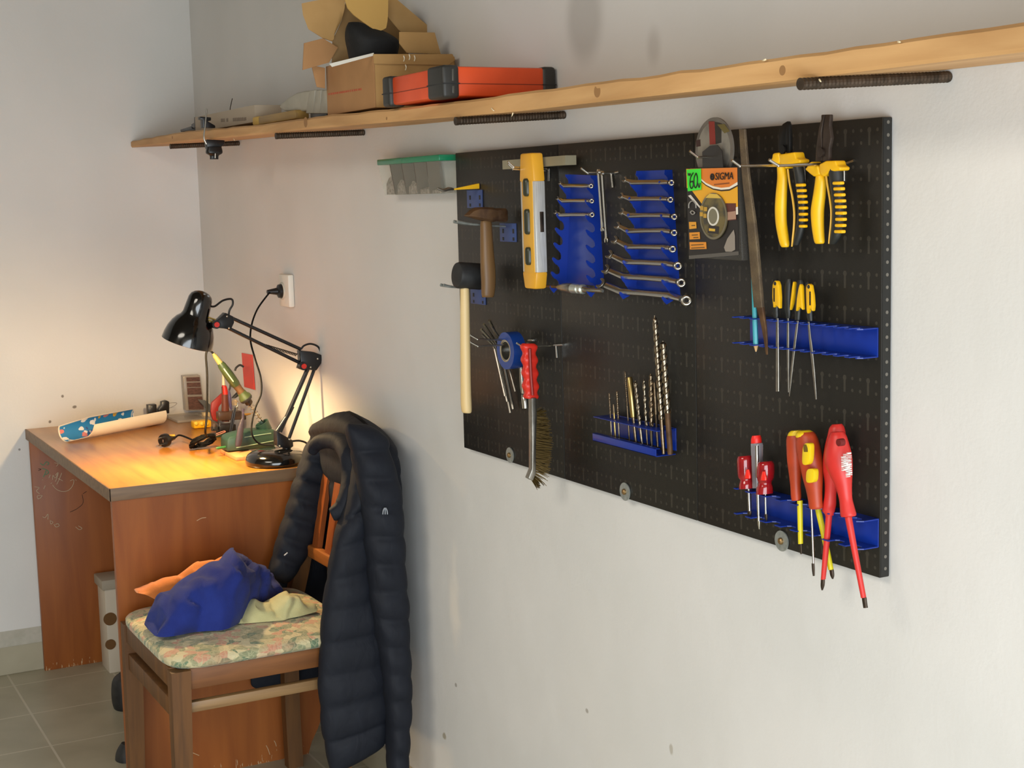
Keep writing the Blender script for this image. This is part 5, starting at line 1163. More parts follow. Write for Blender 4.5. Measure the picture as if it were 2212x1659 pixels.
hang('shorter of the two thin wrenches hanging between the blue holders', (630, 195), (672, 785), 18, -.062, 27)
hang('longer of the two thin wrenches hanging between the blue holders', (668, 210), (714, 895), 18, -.045, 34)
tw = thing('tap_wrench', 'chrome tap wrench lying in the lowest slot of the left blue holder', 'tap wrench', Y(*F(400, 1390), -.05))
t0, t1 = Y(*F(55, 1362), -.05), Y(*F(672, 1414), -.05); ta = (t1 - t0); tL = ta.length; k_ = tL / 620; kr_ = abs(Y(*F(300, 1400), -.05).z - Y(*F(300, 1300), -.05).z) / 100
def tp(nm, m, pr): obj(nm, MB().lathe(t0, ta, [(a * k_, r * kr_) for a, r in pr], 24), m, tw)
tp('handle_rod', M['rust'], [(0, 10), (4, 13), (160, 15), (175, 14)])
tp('body', M['steel'], [(160, 14), (180, 26), (230, 44), (290, 54), (320, 54), (330, 46)])
tp('collar', mat('pale_steel', 'c4c9c0', .3, .8), [(322, 46), (326, 52), (385, 48), (390, 36), (400, 36), (404, 50), (428, 50), (434, 34)])
tp('chuck', M['chrome'], [(430, 32), (470, 28), (475, 22), (608, 22), (620, 16)])

# ================================================================ drill rack and bits
def G(u, v): return 1220 + u * .24113, 660 + v * .24113
yd = -.058
g0, g1 = Y(*G(248, 1150), yd), Y(*G(815, 1300), yd)
dx0, dx1 = g0.x, g1.x
zb0 = Y(*G(815, 1358), yd).z; zl = Y(*G(820, 1285), yd).z
zs_ = Y(*G(820, 1135), yd).z; ztop = Y(*G(1010, 1100), YB).z
dr = thing('drill_rack', 'blue sheet-metal drill rack on the middle pegboard panel', 'rack', ((dx0 + dx1) / 2, -.04, zb0))
obj('back_plate', MB().box((dx0, YB - .002, zb0 + .006), (dx1, YB - .0003, ztop), .0006), M['blue_paint'], dr)
obj('tray', MB().box((dx0, yd, zb0), (dx1, YB - .002, zb0 + .0015), .0004).box((dx0, yd, zb0), (dx1, yd + .0015, zl), .0004).box((dx0, yd, zl - .0012), (dx1, yd + .008, zl), .0004), M['blue_paint'], dr)
obj('shelf', MB().box((dx0, yd + .002, zs_), (dx1, YB - .002, zs_ + .0014), .0004), M['blue_paint'], dr)
def bit(label, top, bot, w, style, yy=-.040):
    a, b_ = Y(*G(*top), yy), Y(*G(*bot), yy); k = abs(Y(*G(300, 400), yy).z - Y(*G(300, 300), yy).z) / 100; r = w * k / 2
    if b_.z < zb0 + .0016: b_ = lerp(a, b_, (a.z - zb0 - .0016) / (a.z - b_.z))
    t_ = thing('drill_bit', label, 'drill bit', b_, 'drill bits in the blue rack'); d = a - b_; L_ = d.length; d.normalize(); u = d.orthogonal().normalized(); w_ = d.cross(u)
    sf = style[1]   # shank fraction
    obj('shank', MB().lathe(b_, d, [(0, style[2] * r * .85), (.0015, style[2] * r), (L_ * sf, style[2] * r), (L_ * sf + .001, r * .9)], 16), M[style[4]], t_)
    if style[0] == 'plain':
        obj('sleeve', MB().lathe(b_ + d * (L_ * sf), d, [(0, r * .9), (.001, r), (L_ * (1 - sf) - .002, r), (L_ * (1 - sf), r * .8)], 18), M[style[3]], t_); return
    n = int(L_ * (1 - sf) / .0012) + 8; tw_ = L_ * (1 - sf) / (r * 2 * style[5]) * 2 * PI; rings = []
    for i in range(n + 1):
        s_ = i / n; p = b_ + d * (L_ * (sf + (1 - sf) * s_)); a0 = tw_ * s_; e = 1.0 if s_ < .96 else max(.25, (1 - s_) / .04)
        rings.append([p + (u * math.cos(q + a0) + w_ * math.sin(q + a0)) * r * e * (1 if abs(math.cos(q)) > .62 else .60) for q in [2 * PI * j / 20 for j in range(20)]])
    obj('flutes', MB().loft(rings), M[style[3]], t_, smooth=30)
M['bit'] = mat('bit_steel', '9c8f7c', .28, 1.0, c2='7d705e', nscale=150); M['bit_dark'] = mat('bit_dark', '6b5a48', .35, 1.0, c2='8a7860', nscale=200); M['gold'] = mat('bit_gold', 'b39a63', .3, 1.0)
SPI = ('spiral', .35, .8, 'bit', 'bit_dark', 3.2)
bit('leftmost thin bit in the drill rack', (398, 785), (420, 1175), 17, ('spiral', .45, .9, 'bit_dark', 'bit', 3.5))
bit('short brass-coloured bit between two thin bits at the left of the drill rack', (437, 885), (455, 1190), 20, ('plain', .75, 1.0, 'bit_dark', 'gold', 3))
bit('third thin bit from the left in the drill rack', (466, 762), (489, 1195), 20, ('spiral', .4, .8, 'bit_dark', 'bit', 4))
bit('slim dark bit just behind the golden sleeve bit', (540, 588), (580, 1215), 17, ('spiral', .5, .9, 'bit_dark', 'bit_dark', 4), -.034)
bit('bit with a thick golden sleeve in the drill rack', (580, 640), (637, 1225), 50, ('plain', .38, .55, 'gold', 'bit_dark', 3))
bit('bright coarse spiral bit right of the golden sleeve bit', (632, 675), (692, 1240), 32, ('spiral', .22, .8, 'bit', 'bit', 6))
bit('long thin wide-pitch bit in the middle of the drill rack', (708, 658), (740, 1252), 24, ('spiral', .30, .7, 'bit', 'bit_dark', 9))
bit('blunt spiral bit left of the tallest bit', (770, 612), (778, 1260), 36, ('spiral', .28, .7, 'bit_dark', 'bit', 5))
bit('dark bit half hidden behind the tallest bit', (802, 690), (832, 1265), 30, ('plain', .5, .7, 'bit_dark', 'bit_dark', 3), -.034)
bit('tallest bit in the drill rack, narrow with a bright spiral', (806, 90), (886, 1330), 46, ('spiral', .25, .72, 'bit', 'bit_dark', 4.2), -.046)
bit('thickest bit at the right end of the drill rack', (878, 318), (946, 1335), 58, ('spiral', .36, .82, 'bit', 'rust', 3.2))

# ================================================================ disc pack, cutting disc, file bar
def Hh(u, v): return 1460 + u * .22298, 230 + v * .22298
yk = -.072
def HP(u, v, y=yk): return Y(*Hh(u, v), y)
cd = thing('cutting_disc', 'worn grey cutting disc sticking up behind the price-tagged card pack', 'disc', HP(375, 400, -.055))
dc = HP(375, 420, -.057); dr_ = abs(HP(375, 105, -.057).z - dc.z)
obj('disc', MB().disc(dc, (0, 1, 0), dr_, .0025, 64), mat('disc_grey', '5c564f', .6, c2='7a7268', nscale=22), cd)
obj('label', MB().lathe(dc + Vector((0, -.0012, 0)), (0, -1, 0), [(0, dr_ * .86), (.0006, dr_ * .86)], 64), mat('disc_label', '8a8478', .5, c2='6b655c', nscale=14, lo=.45, hi=.55), cd, 'worn printed label')
def strip(pts, y, m, nm, par, th=.0006): obj(nm, MB().prism([HP(u, v, y) for u, v in pts], (0, th, 0)), m, par)
strip([(318, 145), (372, 145), (384, 365), (328, 370)], -.0592, mat('disc_red', '8c3229', .6), 'red_stripe', cd)
strip([(375, 150), (440, 165), (440, 350), (386, 365)], -.0591, mat('disc_black', '33302a', .6), 'dark_stripe', cd)
strip([(400, 175), (470, 170), (520, 240), (470, 260)], -.0593, mat('disc_yellow', '6e6134', .6), 'yellow_print', cd)
strip([(195, 330), (235, 318), (238, 385), (198, 392)], -.0592, mat('disc_mark', '3c2420', .6), 'mark', cd)
obj('bore', MB().lathe(HP(380, 460, -.0596), (0, -1, 0), [(0, .0105), (.0006, .0105)], 28), M['black_rubber'], cd)
pk = thing('blade_pack', 'yellow and black card pack of a diamond blade with a green price tag', 'package', HP(360, 1450))
pe = Vector((0, .016, 0))
obj('tray', MB().prism([HP(128, 590), HP(598, 585), HP(640, 1500), HP(128, 1470)], (0, .014, 0), .003), mat('tray_clear', '4a4742', .2, alpha=.6), pk)
obj('hanger', MB().prism([HP(255, 440), HP(330, 380), HP(400, 372), HP(445, 430), HP(458, 590), HP(258, 590)], (0, .0012, 0)), mat('hanger_dark', '2a2623', .3, alpha=.9), pk)
cq_ = [(100, 605), (592, 592), (606, 1415), (126, 1445)]
def card_pt(a, b_): return tuple(lerp(lerp(cq_[0][i], cq_[1][i], a), lerp(cq_[3][i], cq_[2][i], a), b_) for i in (0, 1))
def cs_(pts, layer, c, nm, rough=.4): strip([card_pt(*p) for p in pts], yk - .0012 - layer * .00035, mat('card_' + nm, c, rough), nm, pk, .0005)
cs_([(0, 0), (1, 0), (1, 1), (0, 1)], 0, '211d1b', 'card')
cs_([(.0, .0), (1, 0), (1, .5), (.74, .5), (.30, .5), (.30, .42), (.06, .22), (0, .22)], 1, 'e3a426', 'yellow_field')
cs_([(.22, 0), (1, 0), (1, .22), (.85, .245), (.68, .235), (.5, .2), (.35, .15), (.22, .08)], 2, 'd97a2a', 'orange_field')
arc1 = [(.26, .125), (.38, .19), (.52, .235), (.68, .255), (.84, .25), (1, .205)]; arc2 = [(1, .17), (.84, .225), (.68, .232), (.52, .21), (.38, .168), (.27, .11)]
cs_(arc1 + arc2, 3, 'e8dfcf', 'white_arc')
cs_([(.26, .138), (.38, .203), (.52, .25), (.68, .272), (.84, .268), (1, .22), (1, .207), (.84, .252), (.68, .257), (.52, .237), (.38, .192), (.26, .127)], 3.2, '2a1c14', 'dark_arc')
cs_([(.02, .31), (.07, .30), (.28, .46), (.27, .475)], 3, 'cfc8bd', 'silver_line')
b0 = card_pt(.52, .56)
pc0 = HP(b0[0], b0[1], yk - .0028); pr_ = abs(HP(345, 1060, yk).z - HP(345, 835, yk).z)
obj('blade', MB().disc(pc0, (0, 1, 0), pr_, .0012, 48), mat('blade_print', '4b473c', .35, .4, c2='7a6c44', nscale=25, lo=.45, hi=.55), pk, 'round blade seen through the card')
obj('blade_rim', MB().ring(pc0 + Vector((0, -.0008, 0)), (0, 1, 0), pr_ * .95, (pr_ * .05, .0004), 48, sq=True), mat('blade_rim', '8d856f', .3, .8), pk)
obj('blade_bore', MB().disc(pc0 + Vector((0, -.001, 0)), (0, 1, 0), pr_ * .34, .0008, 32), mat('bore_olive', '77715c', .5), pk)
obj('bore_ring', MB().ring(pc0 + Vector((0, -.0012, 0)), (0, 1, 0), pr_ * .37, (pr_ * .04, .0005), 32, sq=True), mat('bore_white', 'd5d0c2', .4), pk)
strip([(325, 845), (400, 850), (440, 890), (285, 885)], yk - .0042, mat('blade_yellow', 'd3b04a', .4), 'blade_title', pk)
strip([(320, 1150), (415, 1165), (410, 1235), (305, 1225)], yk - .0042, mat('blade_dark', '2c2420', .4), 'blade_note', pk)
strip([(320, 1180), (378, 1186), (376, 1210), (320, 1205)], yk - .0046, mat('blade_note2', 'd3a93a', .4), 'blade_note_text', pk)
for u, v in ((248, 985), (285, 995), (245, 1045), (280, 1060)): strip([(u - 14, v - 22), (u + 14, v - 20), (u + 14, v + 20), (u - 14, v + 18)], yk - .0042, mat('blade_icon', 'b98f36', .4), 'icon', pk)
cs_([(.76, .415), (.96, .42), (.965, .615), (.785, .62)], 3, '5a2c24', 'photo_panel'); cs_([(.775, .52), (.955, .51), (.96, .605), (.79, .61)], 3.5, 'a5806c', 'photo_lower')
cs_([(.75, .51), (1.0, .46), (1.0, .55), (.75, .575)], 2.6, 'e0d8c8', 'silver_bar')
cs_([(.02, .612), (.16, .615), (.165, .69), (.025, .695)], 3, 'd9962c', 'badge_a'); cs_([(.02, .735), (.225, .735), (.23, .815), (.025, .815)], 3, 'd98c28', 'badge_b'); cs_([(.02, .845), (.35, .855), (.355, .935), (.025, .93)], 3, 'd98a2a', 'badge_c')
for i_, (a, b_, w_) in enumerate(((.07, .65, .07), (.07, .76, .12), (.1, .79, .1), (.05, .875, .25), (.05, .91, .27))): cs_([(a, b_), (a + w_, b_), (a + w_, b_ + .012), (a, b_ + .012)], 3.6, '6b4a1a', 'badge_text_%s' % 'abcde'[i_])
cs_([(.74, .98), (.71, .93), (.78, .83), (.91, .73), (.93, .80), (.93, .965), (.86, .985)], 3, '8d8378', 'segment_photo')
cs_([(.0, 1.0), (1, .985), (1, 1.03), (0, 1.04)], 3, '55504a', 'silver_foot', .25)
for a0_, a1_ in ((200, 330), (345, 355), (20, 150)): pass
ic = MB(); ic.tube([HP(*p, yk - .0028) for p in ((125, 985), (128, 940), (160, 915), (190, 945), (195, 985))], .0009, 6).tube([HP(*p, yk - .0028) for p in ((140, 1025), (158, 1010), (182, 1030), (160, 1045), (140, 1025))], .0009, 6)
obj('symbol', ic, mat('symbol_grey', '8f8a82', .5), pk, 'small grey protection symbol')
xdir = (HP(560, 655) - HP(330, 655)).normalized()
xdir = Vector((1, 0, 0)); zdir = Vector((0, 0, 1))
tx = mat('black_ink', '15110e', .5)
sz = abs(HP(460, 640).z - HP(460, 715).z) * 1.32
tm = MB().text('SIGMA', sz, (0, 0, 0), xdir, zdir, .0003)
xs = [v.co.x for v in tm.bm.verts]; tgt = abs(HP(555, 670).x - HP(380, 680).x); sc_ = tgt / (max(xs) - min(xs)); tc0 = HP(468, 678, yk - .0036)
for v in tm.bm.verts: v.co = Vector((v.co.x * sc_ + v.co.z * .12, v.co.y, v.co.z * 1.0)) + tc0
cw_ = HP(352, 682, yk - .0036); tm.ring(cw_, (0, 1, 0), sz * .24, (sz * .10, .0004), 20, sq=True); tm.box(cw_ - Vector((sz * .1, .0004, sz * .06)), cw_ + Vector((sz * .12, .0004, sz * .06)))
obj('brand_lettering', tm, tx, pk, 'black SIGMA lettering with a round mark')
cs_([(.54, .185), (.84, .172), (.84, .187), (.54, .200)], 3.6, '8a4a1c', 'small_print')
strip([(103, 612), (240, 602), (243, 805), (115, 822)], yk - .0038, mat('neon_green', '3fdc3c', .6), 'price_tag', pk)
t6 = MB()
def pen(pts, r=.0008): t6.tube([HP(u, v, yk - .0048) for u, v in pts], r, 6)
pen([(168, 642), (142, 690), (136, 760), (150, 795), (168, 765), (162, 725), (140, 735)]); pen([(196, 645), (176, 690), (176, 760), (190, 788), (206, 755), (208, 690), (196, 645)]); pen([(214, 745), (224, 785), (236, 742)], .0007)
pen([(118, 645), (120, 668), (128, 650), (130, 672), (138, 648), (142, 668)], .0005)
obj('price_writing', t6, tx, pk, 'handwritten 60')
fb = thing('flat_file', 'long rusty flat file hanging point down beside the card pack', 'file', Y(1657, 765, -.06))
obj('blade', MB().rows([(1604, 279, 6.8), (1612, 380, 8), (1624, 480, 9.4), (1631, 560, 10.3), (1640, 664, 10)], lambda u, v: Y(u, v, lerp(-.078, -.05, (v - 280) / 480)), (0, 1, 0), k=.32, sq=5, sub=3, end=False), mat('file_rust', '5d4f40', .6, .5, c2='76664f', nscale=40, bump=.3, bscale=400), fb)
obj('tang', MB().rows([(1643, 664, 8), (1646, 680, 6.4), (1652, 715, 5), (1657, 766, 2)], lambda u, v: Y(u, v, lerp(-.078, -.05, (v - 280) / 480)), (0, 1, 0), k=.4, sq=4, sub=3, end=False), M['rust'], fb)
# ================================================================ pliers
def Q(u, v): return 1560 + u * .21097, 230 + v * .21097
M['grip_yellow'] = mat('grip_yellow', 'f0bc0c', .38, c2='e6ae10', nscale=25)
M['grip_black'] = mat('grip_black', '1d1f1e', .45)
def QP(y): return lambda u, v: Y(*Q(u, v), y)
def pliers(label, y, head, lrows, rrows, inner, bars, guards, headm):
    f = QP(y); p = thing('pliers', label, 'pliers', f(lrows[-1][0], lrows[-1][1]), 'yellow-black pliers on the pegboard')
    for h in head: obj('jaw', MB().prism([f(*q) + Vector((0, -.003, 0)) for q in h], (0, .006, 0), .0012), headm, p)
    obj('pivot', MB().disc(f(*guards[2]) + Vector((0, -.005, 0)), (0, 1, 0), .006, .003, 24), headm, p)
    hl = obj('handle', MB().rows(lrows, f, (0, 1, 0), k=.8), M['grip_yellow'], p, 'plain yellow handle')
    hr_ = obj('handle', MB().rows(rrows, f, (0, 1, 0), k=.8), M['grip_black'], p, 'black handle with yellow grip bars')
    obj('inner_edge', MB().rows(inner, QP(y - .004), (0, 1, 0), k=1.5), mat('edge_yellow', 'd9a63a', .4), hr_)
    for (u, v, w, h) in bars:
        c = QP(y - .0075)(u, v); a = QP(y - .0075)(u + w / 2, v); z = QP(y - .0075)(u, v - h * .62)
        obj('grip_bar', MB().box((c.x - (a.x - c.x), c.y - .003, c.z - (z.z - c.z)), (a.x, c.y + .004, z.z), .0014), M['yellow'], hr_)
    for g in guards[:2]: obj('guard', MB().prism([f(*q) + Vector((0, -.0085, 0)) for q in g], (0, .017, 0), .003, 3), M['grip_yellow'], p)
dkh = mat('black_oxide', '1c1b1a', .45, .6); brh = mat('brown_oxide', '3a302a', .5, .6, c2='4b4038', nscale=60)
pliers('left pliers, side cutters with black jaws and yellow-black handles', -.060, [[(592, 300), (600, 230), (640, 175), (682, 150), (690, 160), (668, 300), (655, 460), (600, 462), (588, 400)], [(684, 152), (700, 190), (706, 300), (706, 470), (657, 470), (670, 300)]],
       [(598, 560, 42), (610, 640, 50), (616, 740, 54), (606, 900, 60), (600, 1060, 62), (606, 1200, 60), (626, 1330, 57), (640, 1410, 50), (644, 1440, 36)],
       [(765, 570, 50), (785, 660, 56), (800, 780, 54), (815, 920, 50), (820, 1060, 48), (806, 1220, 48), (780, 1340, 42), (755, 1420, 34)], [(672, 640, 10), (690, 780, 11), (720, 930, 12), (738, 1080, 12), (736, 1220, 12), (722, 1360, 11), (714, 1435, 8)],
       [(803, 805, 72, 26), (811, 862, 72, 26), (818, 920, 70, 26), (825, 980, 68, 26), (829, 1040, 66, 26), (829, 1103, 64, 25), (829, 1162, 62, 25), (827, 1226, 56, 25)],
       [[(562, 478), (628, 470), (640, 520), (632, 590), (560, 592), (522, 552), (555, 530)], [(632, 490), (790, 466), (806, 528), (850, 545), (846, 578), (740, 590), (700, 640), (640, 590)], (650, 440)], dkh)
pliers('right pliers, combination pliers with brown jaws and yellow-black handles', -.060, [[(1030, 85), (1066, 83), (1050, 150), (1030, 260), (1036, 330), (1040, 560), (970, 562), (976, 430), (990, 330), (1006, 215), (1030, 130)], [(1070, 83), (1120, 82), (1120, 130), (1114, 200), (1132, 320), (1110, 430), (1110, 565), (1042, 562), (1046, 330), (1050, 250), (1060, 150)]],
       [(980, 620, 36), (1000, 680, 44), (1008, 760, 58), (996, 900, 66), (976, 1060, 70), (978, 1200, 66), (988, 1320, 60), (996, 1385, 54), (998, 1405, 40)],
       [(1160, 640, 78), (1168, 720, 76), (1178, 840, 72), (1188, 980, 66), (1190, 1100, 66), (1182, 1230, 64), (1160, 1340, 56), (1130, 1410, 36)], [(1062, 680, 11), (1078, 800, 12), (1105, 960, 12), (1118, 1090, 12), (1112, 1220, 12), (1100, 1330, 11), (1092, 1405, 8)],
       [(1187, 785, 86, 27), (1195, 843, 86, 27), (1201, 905, 86, 27), (1207, 967, 86, 27), (1212, 1028, 86, 27), (1214, 1092, 86, 27), (1214, 1155, 86, 27), (1210, 1218, 86, 27), (1202, 1281, 84, 27)],
       [[(935, 575), (968, 560), (975, 600), (1035, 610), (1045, 700), (985, 720), (945, 690), (890, 642), (920, 610)], [(1042, 590), (1110, 556), (1212, 553), (1225, 600), (1262, 622), (1256, 655), (1150, 668), (1085, 720), (1050, 690)], (1042, 470)], brh)

# ================================================================ blue racks on the right panel
def rack(label, fl, bl_, tr, br_b, trb, ncut, seed):
    """channel open to the front: back plate, notched upper and lower shelf.  fl / bl_ = front left corner of the upper / lower shelf, tr / br_b = right back corners"""
    yf = -.052
    x0 = Y(*fl, yf).x; ptr, pbr = Y(*tr, YB), Y(*br_b, YB); x1 = ptr.x; zt, zb_ = ptr.z, pbr.z
    r = thing('tool_rack', label, 'rack', ((x0 + x1) / 2, -.035, zb_), 'blue notched racks on the right pegboard panel')
    obj('back_plate', MB().box((x0, YB - .0022, zb_), (x1, YB - .0003, zt), .0006), M['blue_paint'], r)
    for nm, z in (('upper_shelf', zt - .0016), ('lower_shelf', zb_)):
        pts = [(x0, YB - .0022)]; n = ncut; w = (x1 - x0)
        pts.append((x0, yf))
        for k in range(n):
            a = x0 + w * (k + .5) / n; h_ = w / n * .30
            pts += [(a - h_, yf), (a - h_ * .9, yf + .011), (a - h_ * .5, yf + .0155), (a + h_ * .5, yf + .0155), (a + h_ * .9, yf + .011), (a + h_, yf)]
        pts += [(x1 - .006, yf), (x1, yf + .008), (x1, YB - .0022)]
        obj(nm, MB().prism([Vector((x, y, z)) for x, y in pts], (0, 0, .0015)), M['blue_paint'], r)
    return x0, x1, zb_, zt
def fr(u, v): return 1560 + u * .19286, 560 + v * .19286
def sr(u, v): return 1540 + u * .27132, 880 + v * .27132
rack('blue notched rack holding the pencil and needle files', fr(110, 615), fr(150, 930), fr(1755, 765), fr(1755, 1100), None, 12, 1)
obj_slot = None
rack('blue notched rack holding the screwdrivers', sr(165, 625), sr(195, 840), sr(1325, 885), sr(1325, 1115), None, 8, 2)

# needle files
def FP(y): return lambda u, v: Y(*fr(u, v), y)
gy, gk = M['grip_yellow'], M['grip_black']
def nfile(label, rows, inset, blade, y, bladek=.5):
    f = FP(y); t_ = thing('needle_file', label, 'needle file', f(blade[-1][0], blade[-1][1]), 'needle files with yellow-black handles')
    h = obj('handle', MB().rows(rows, f, (0, 1, 0), k=.75), gk, t_)
    if inset: obj('inset', MB().prism([FP(y - .0085)(*q) for q in inset], (0, .006, 0), .0012), gy, t_, 'yellow inset')
    obj('blade', MB().rows(blade, f, (0, 1, 0), k=bladek, sq=3, sub=3, end=False), M['steel'], t_)
    return t_
yf_ = -.044
f1 = nfile('leftmost needle file, flat blade, yellow face to the front', [(598, 225, 26), (600, 260, 38), (602, 380, 42), (604, 500, 40), (602, 560, 34), (605, 620, 34), (606, 655, 28)], [(560, 290), (575, 250), (592, 238), (612, 245), (628, 290), (637, 420), (636, 556), (612, 524), (592, 516), (570, 545), (557, 420)], [(618, 660, 14), (620, 900, 17), (622, 1480, 20)], yf_)
f2 = nfile('second needle file from the left, turned so its handle looks black', [(748, 222, 30), (742, 280, 46), (736, 400, 50), (738, 540, 46), (742, 620, 34), (742, 660, 26)], [(790, 248), (800, 262), (794, 400), (776, 500), (752, 575), (764, 440), (778, 320)], [(738, 660, 11), (738, 900, 14), (740, 1300, 10), (742, 1490, 6)], yf_ + .004)
f3 = nfile('third needle file from the left, leaning, thin pointed blade', [(880, 232, 30), (880, 290, 48), (872, 400, 50), (858, 520, 42), (850, 590, 38), (846, 680, 32)], [(866, 275), (880, 300), (886, 420), (894, 570), (868, 535), (842, 548), (822, 585), (832, 440), (850, 330)], [(846, 690, 12), (820, 900, 14), (785, 1200, 12), (765, 1400, 9), (752, 1535, 3)], yf_ - .001)
f4 = nfile('rightmost needle file, round blade leaning to the right', [(958, 262, 26), (962, 320, 44), (972, 440, 44), (978, 560, 40), (984, 640, 36), (990, 690, 30)], [(935, 320), (945, 285), (966, 274), (986, 290), (1004, 400), (1012, 520), (1006, 585), (990, 555), (972, 560), (950, 612), (940, 560)], [(968, 700, 11), (982, 850, 13), (1000, 1000, 16), (1030, 1300, 14), (1052, 1570, 7)], yf_)
for f_, (u, v), s_ in ((f1, (580, 400), 1), (f4, (983, 440), 1)):
    m = MB(); 
    for dy_ in (-60, -30, 0, 30, 58): 
        p = FP(yf_ - .0088)(u, v + dy_); m.box((p.x - .0014, p.y, p.z - .0022), (p.x + .0014, p.y + .002, p.z + .0022))
    obj('print', m, tx, f_)
for f_, (u, v) in ((f1, (592, 272)), (f4, (968, 308))): obj('hang_hole', MB().disc(FP(yf_ - .0086)(u, v), (0, 1, 0), .0026, .0008, 16), M['black_rubber'], f_)
pn = thing('pencil', 'turquoise pencil standing point down in the upper blue rack', 'pencil', FP(-.044)(378, 1065))
obj('shaft', MB().rows([(345, 180, 22), (355, 400, 24), (368, 700, 28), (378, 965, 30)], FP(-.043), (0, 1, 0), n=6, sub=3, end=False), mat('turquoise', '3aa6b4', .35), pn)
obj('sharpened_wood', MB().rows([(378, 965, 29), (379, 1000, 18), (379, 1035, 8)], FP(-.043), (0, 1, 0), sub=2, end=False), mat('pencil_wood', 'c9a372', .7), pn)
obj('lead', MB().rows([(379, 1033, 7), (380, 1068, 2)], FP(-.043), (0, 1, 0), sub=2, end=False), M['black_rubber'], pn)

# screwdrivers
def SP(y): return lambda u, v: Y(*sr(u, v), y)
def driver(label, y, hrows, shaft, tip, hm, sm, group, k=1.0, tm=None):
    f = SP(y); t_ = thing('screwdriver', label, 'screwdriver', f(tip[-1][0], tip[-1][1]), group)
    h = obj('handle', MB().rows(hrows, f, (0, 1, 0), k=k, n=24), hm, t_)
    obj('shaft', MB().rows(shaft, f, (0, 1, 0), sub=3, end=False), sm, t_)
    obj('tip', MB().rows(tip, f, (0, 1, 0), sub=3, end=False, k=.7), tm or M['dark_steel'], t_)
    return t_, h
rc = mat('clear_red', 'a5121c', .12, trans=.35, coat=.5, c2='c21c24', nscale=20)
srg = 'small screwdrivers in the lower blue rack'
def fins(rows): return [(u, v, w) for u, v, w in rows]
for lab, rows, sh_, tp_, yy, core in (('small clear-red screwdriver at the far left of the lower rack', [(252, 385, 52), (254, 410, 63), (258, 480, 66), (262, 550, 62), (266, 575, 50), (268, 610, 60), (269, 645, 63)], [(285, 650, 12), (290, 780, 12), (292, 825, 12)], [(292, 825, 17), (292, 848, 17), (295, 868, 6)], -.046, (277, 540)),
                              ('small clear-red screwdriver right of the clear tester', [(419, 430, 52), (420, 455, 68), (420, 520, 71), (418, 570, 66), (415, 600, 53), (412, 640, 66), (411, 688, 70)], [(418, 690, 9), (422, 850, 9)], [(422, 850, 13), (424, 880, 12), (426, 908, 5)], -.046, (405, 555))):
    t_, h = driver(lab, yy, rows, sh_, tp_, rc, M['chrome'], srg)
    obj('core', MB().rows([(core[0], core[1] - 45, 12), (core[0], core[1], 24), (core[0], core[1] + 25, 26)], SP(yy - .013), (0, 1, 0), k=.5), mat('core_red', 'f0281c', .3), h, 'bright red core')
t_, h = driver('clear voltage tester with a red cap in the lower blue rack', -.040, [(348, 284, 44), (350, 300, 50), (352, 420, 47), (355, 640, 42)], [(358, 640, 15), (364, 850, 14), (365, 905, 12)], [(365, 905, 13), (366, 940, 9), (368, 970, 4)], mat('clear_body', 'a9a2a8', .1, trans=.5, coat=.4), M['chrome'], srg, tm=M['chrome'])
obj('cap', MB().rows([(345, 224, 34), (345, 250, 42), (346, 284, 44)], SP(-.040), (0, 1, 0)), mat('cap_red', 'e8241c', .4), h)
obj('tube', MB().rows([(350, 305, 14), (354, 560, 14)], SP(-.052), (0, 1, 0)), M['chrome'], h)
orh = mat('orange_handle', 'c0431c', .45, c2='a33a1a', nscale=20); yl = mat('screw_yellow', 'ecc81a', .38); ys_ = mat('shaft_yellow', 'dccb1c', .4)
og_ = 'orange-yellow screwdrivers in the lower blue rack'
t_, h = driver('orange screwdriver with yellow insets and bare steel shaft, at the front', -.060, [(738, 196, 62), (745, 225, 80), (755, 300, 97), (770, 380, 100), (785, 460, 93), (796, 560, 82), (806, 650, 67), (814, 730, 58), (820, 790, 56), (822, 808, 46)], [(783, 806, 9), (792, 1000, 9), (800, 1242, 9)], [(797, 1242, 12), (800, 1290, 12), (803, 1342, 8)], orh, M['chrome'], og_, k=.8)
def cap_(f, rows, par, m): obj('cap', MB().rows(rows, f, (0, 1, 0), k=.9), m, par)
cap_(SP(-.060), [(728, 184, 46), (733, 200, 70), (736, 222, 80), (738, 238, 74)], h, yl)
def plate_(f, c, w, hgt_, tilt, par, m, y):
    a = []; 
    for i in range(20):
        an = 2 * PI * i / 20; x, z = math.cos(an), math.sin(an); e = .62
        a.append((c[0] + w * math.copysign(abs(x) ** e, x) + tilt * z * -1, c[1] + hgt_ * math.copysign(abs(z) ** e, z) * -1))
    obj('inset', MB().prism([SP(y)(*q) for q in a], (0, .008, 0), .0012), m, par, 'yellow inset')
plate_(None, (740, 372), 31, 88, -8, h, yl, -.0805); plate_(None, (772, 545), 33, 57, -5, h, yl, -.0790)
obj('hang_hole', MB().rows([(733, 295, 10), (737, 325, 17), (740, 355, 16)], SP(-.0805), (0, 1, 0), k=.05), mat('hole_shadow', '6b5410', .6), h)
t_, h = driver('orange screwdriver with a short yellow shaft, behind at the left', -.044, [(650, 196, 45), (648, 240, 62), (650, 300, 66), (652, 420, 62), (655, 520, 52), (658, 620, 43), (662, 700, 42), (665, 740, 38)], [(692, 742, 23), (695, 900, 22), (698, 1086, 20)], [(699, 1086, 10), (701, 1140, 11), (703, 1168, 7)], orh, ys_, og_, k=.9)
cap_(SP(-.044), [(662, 184, 40), (655, 198, 52), (652, 222, 60)], h, yl)
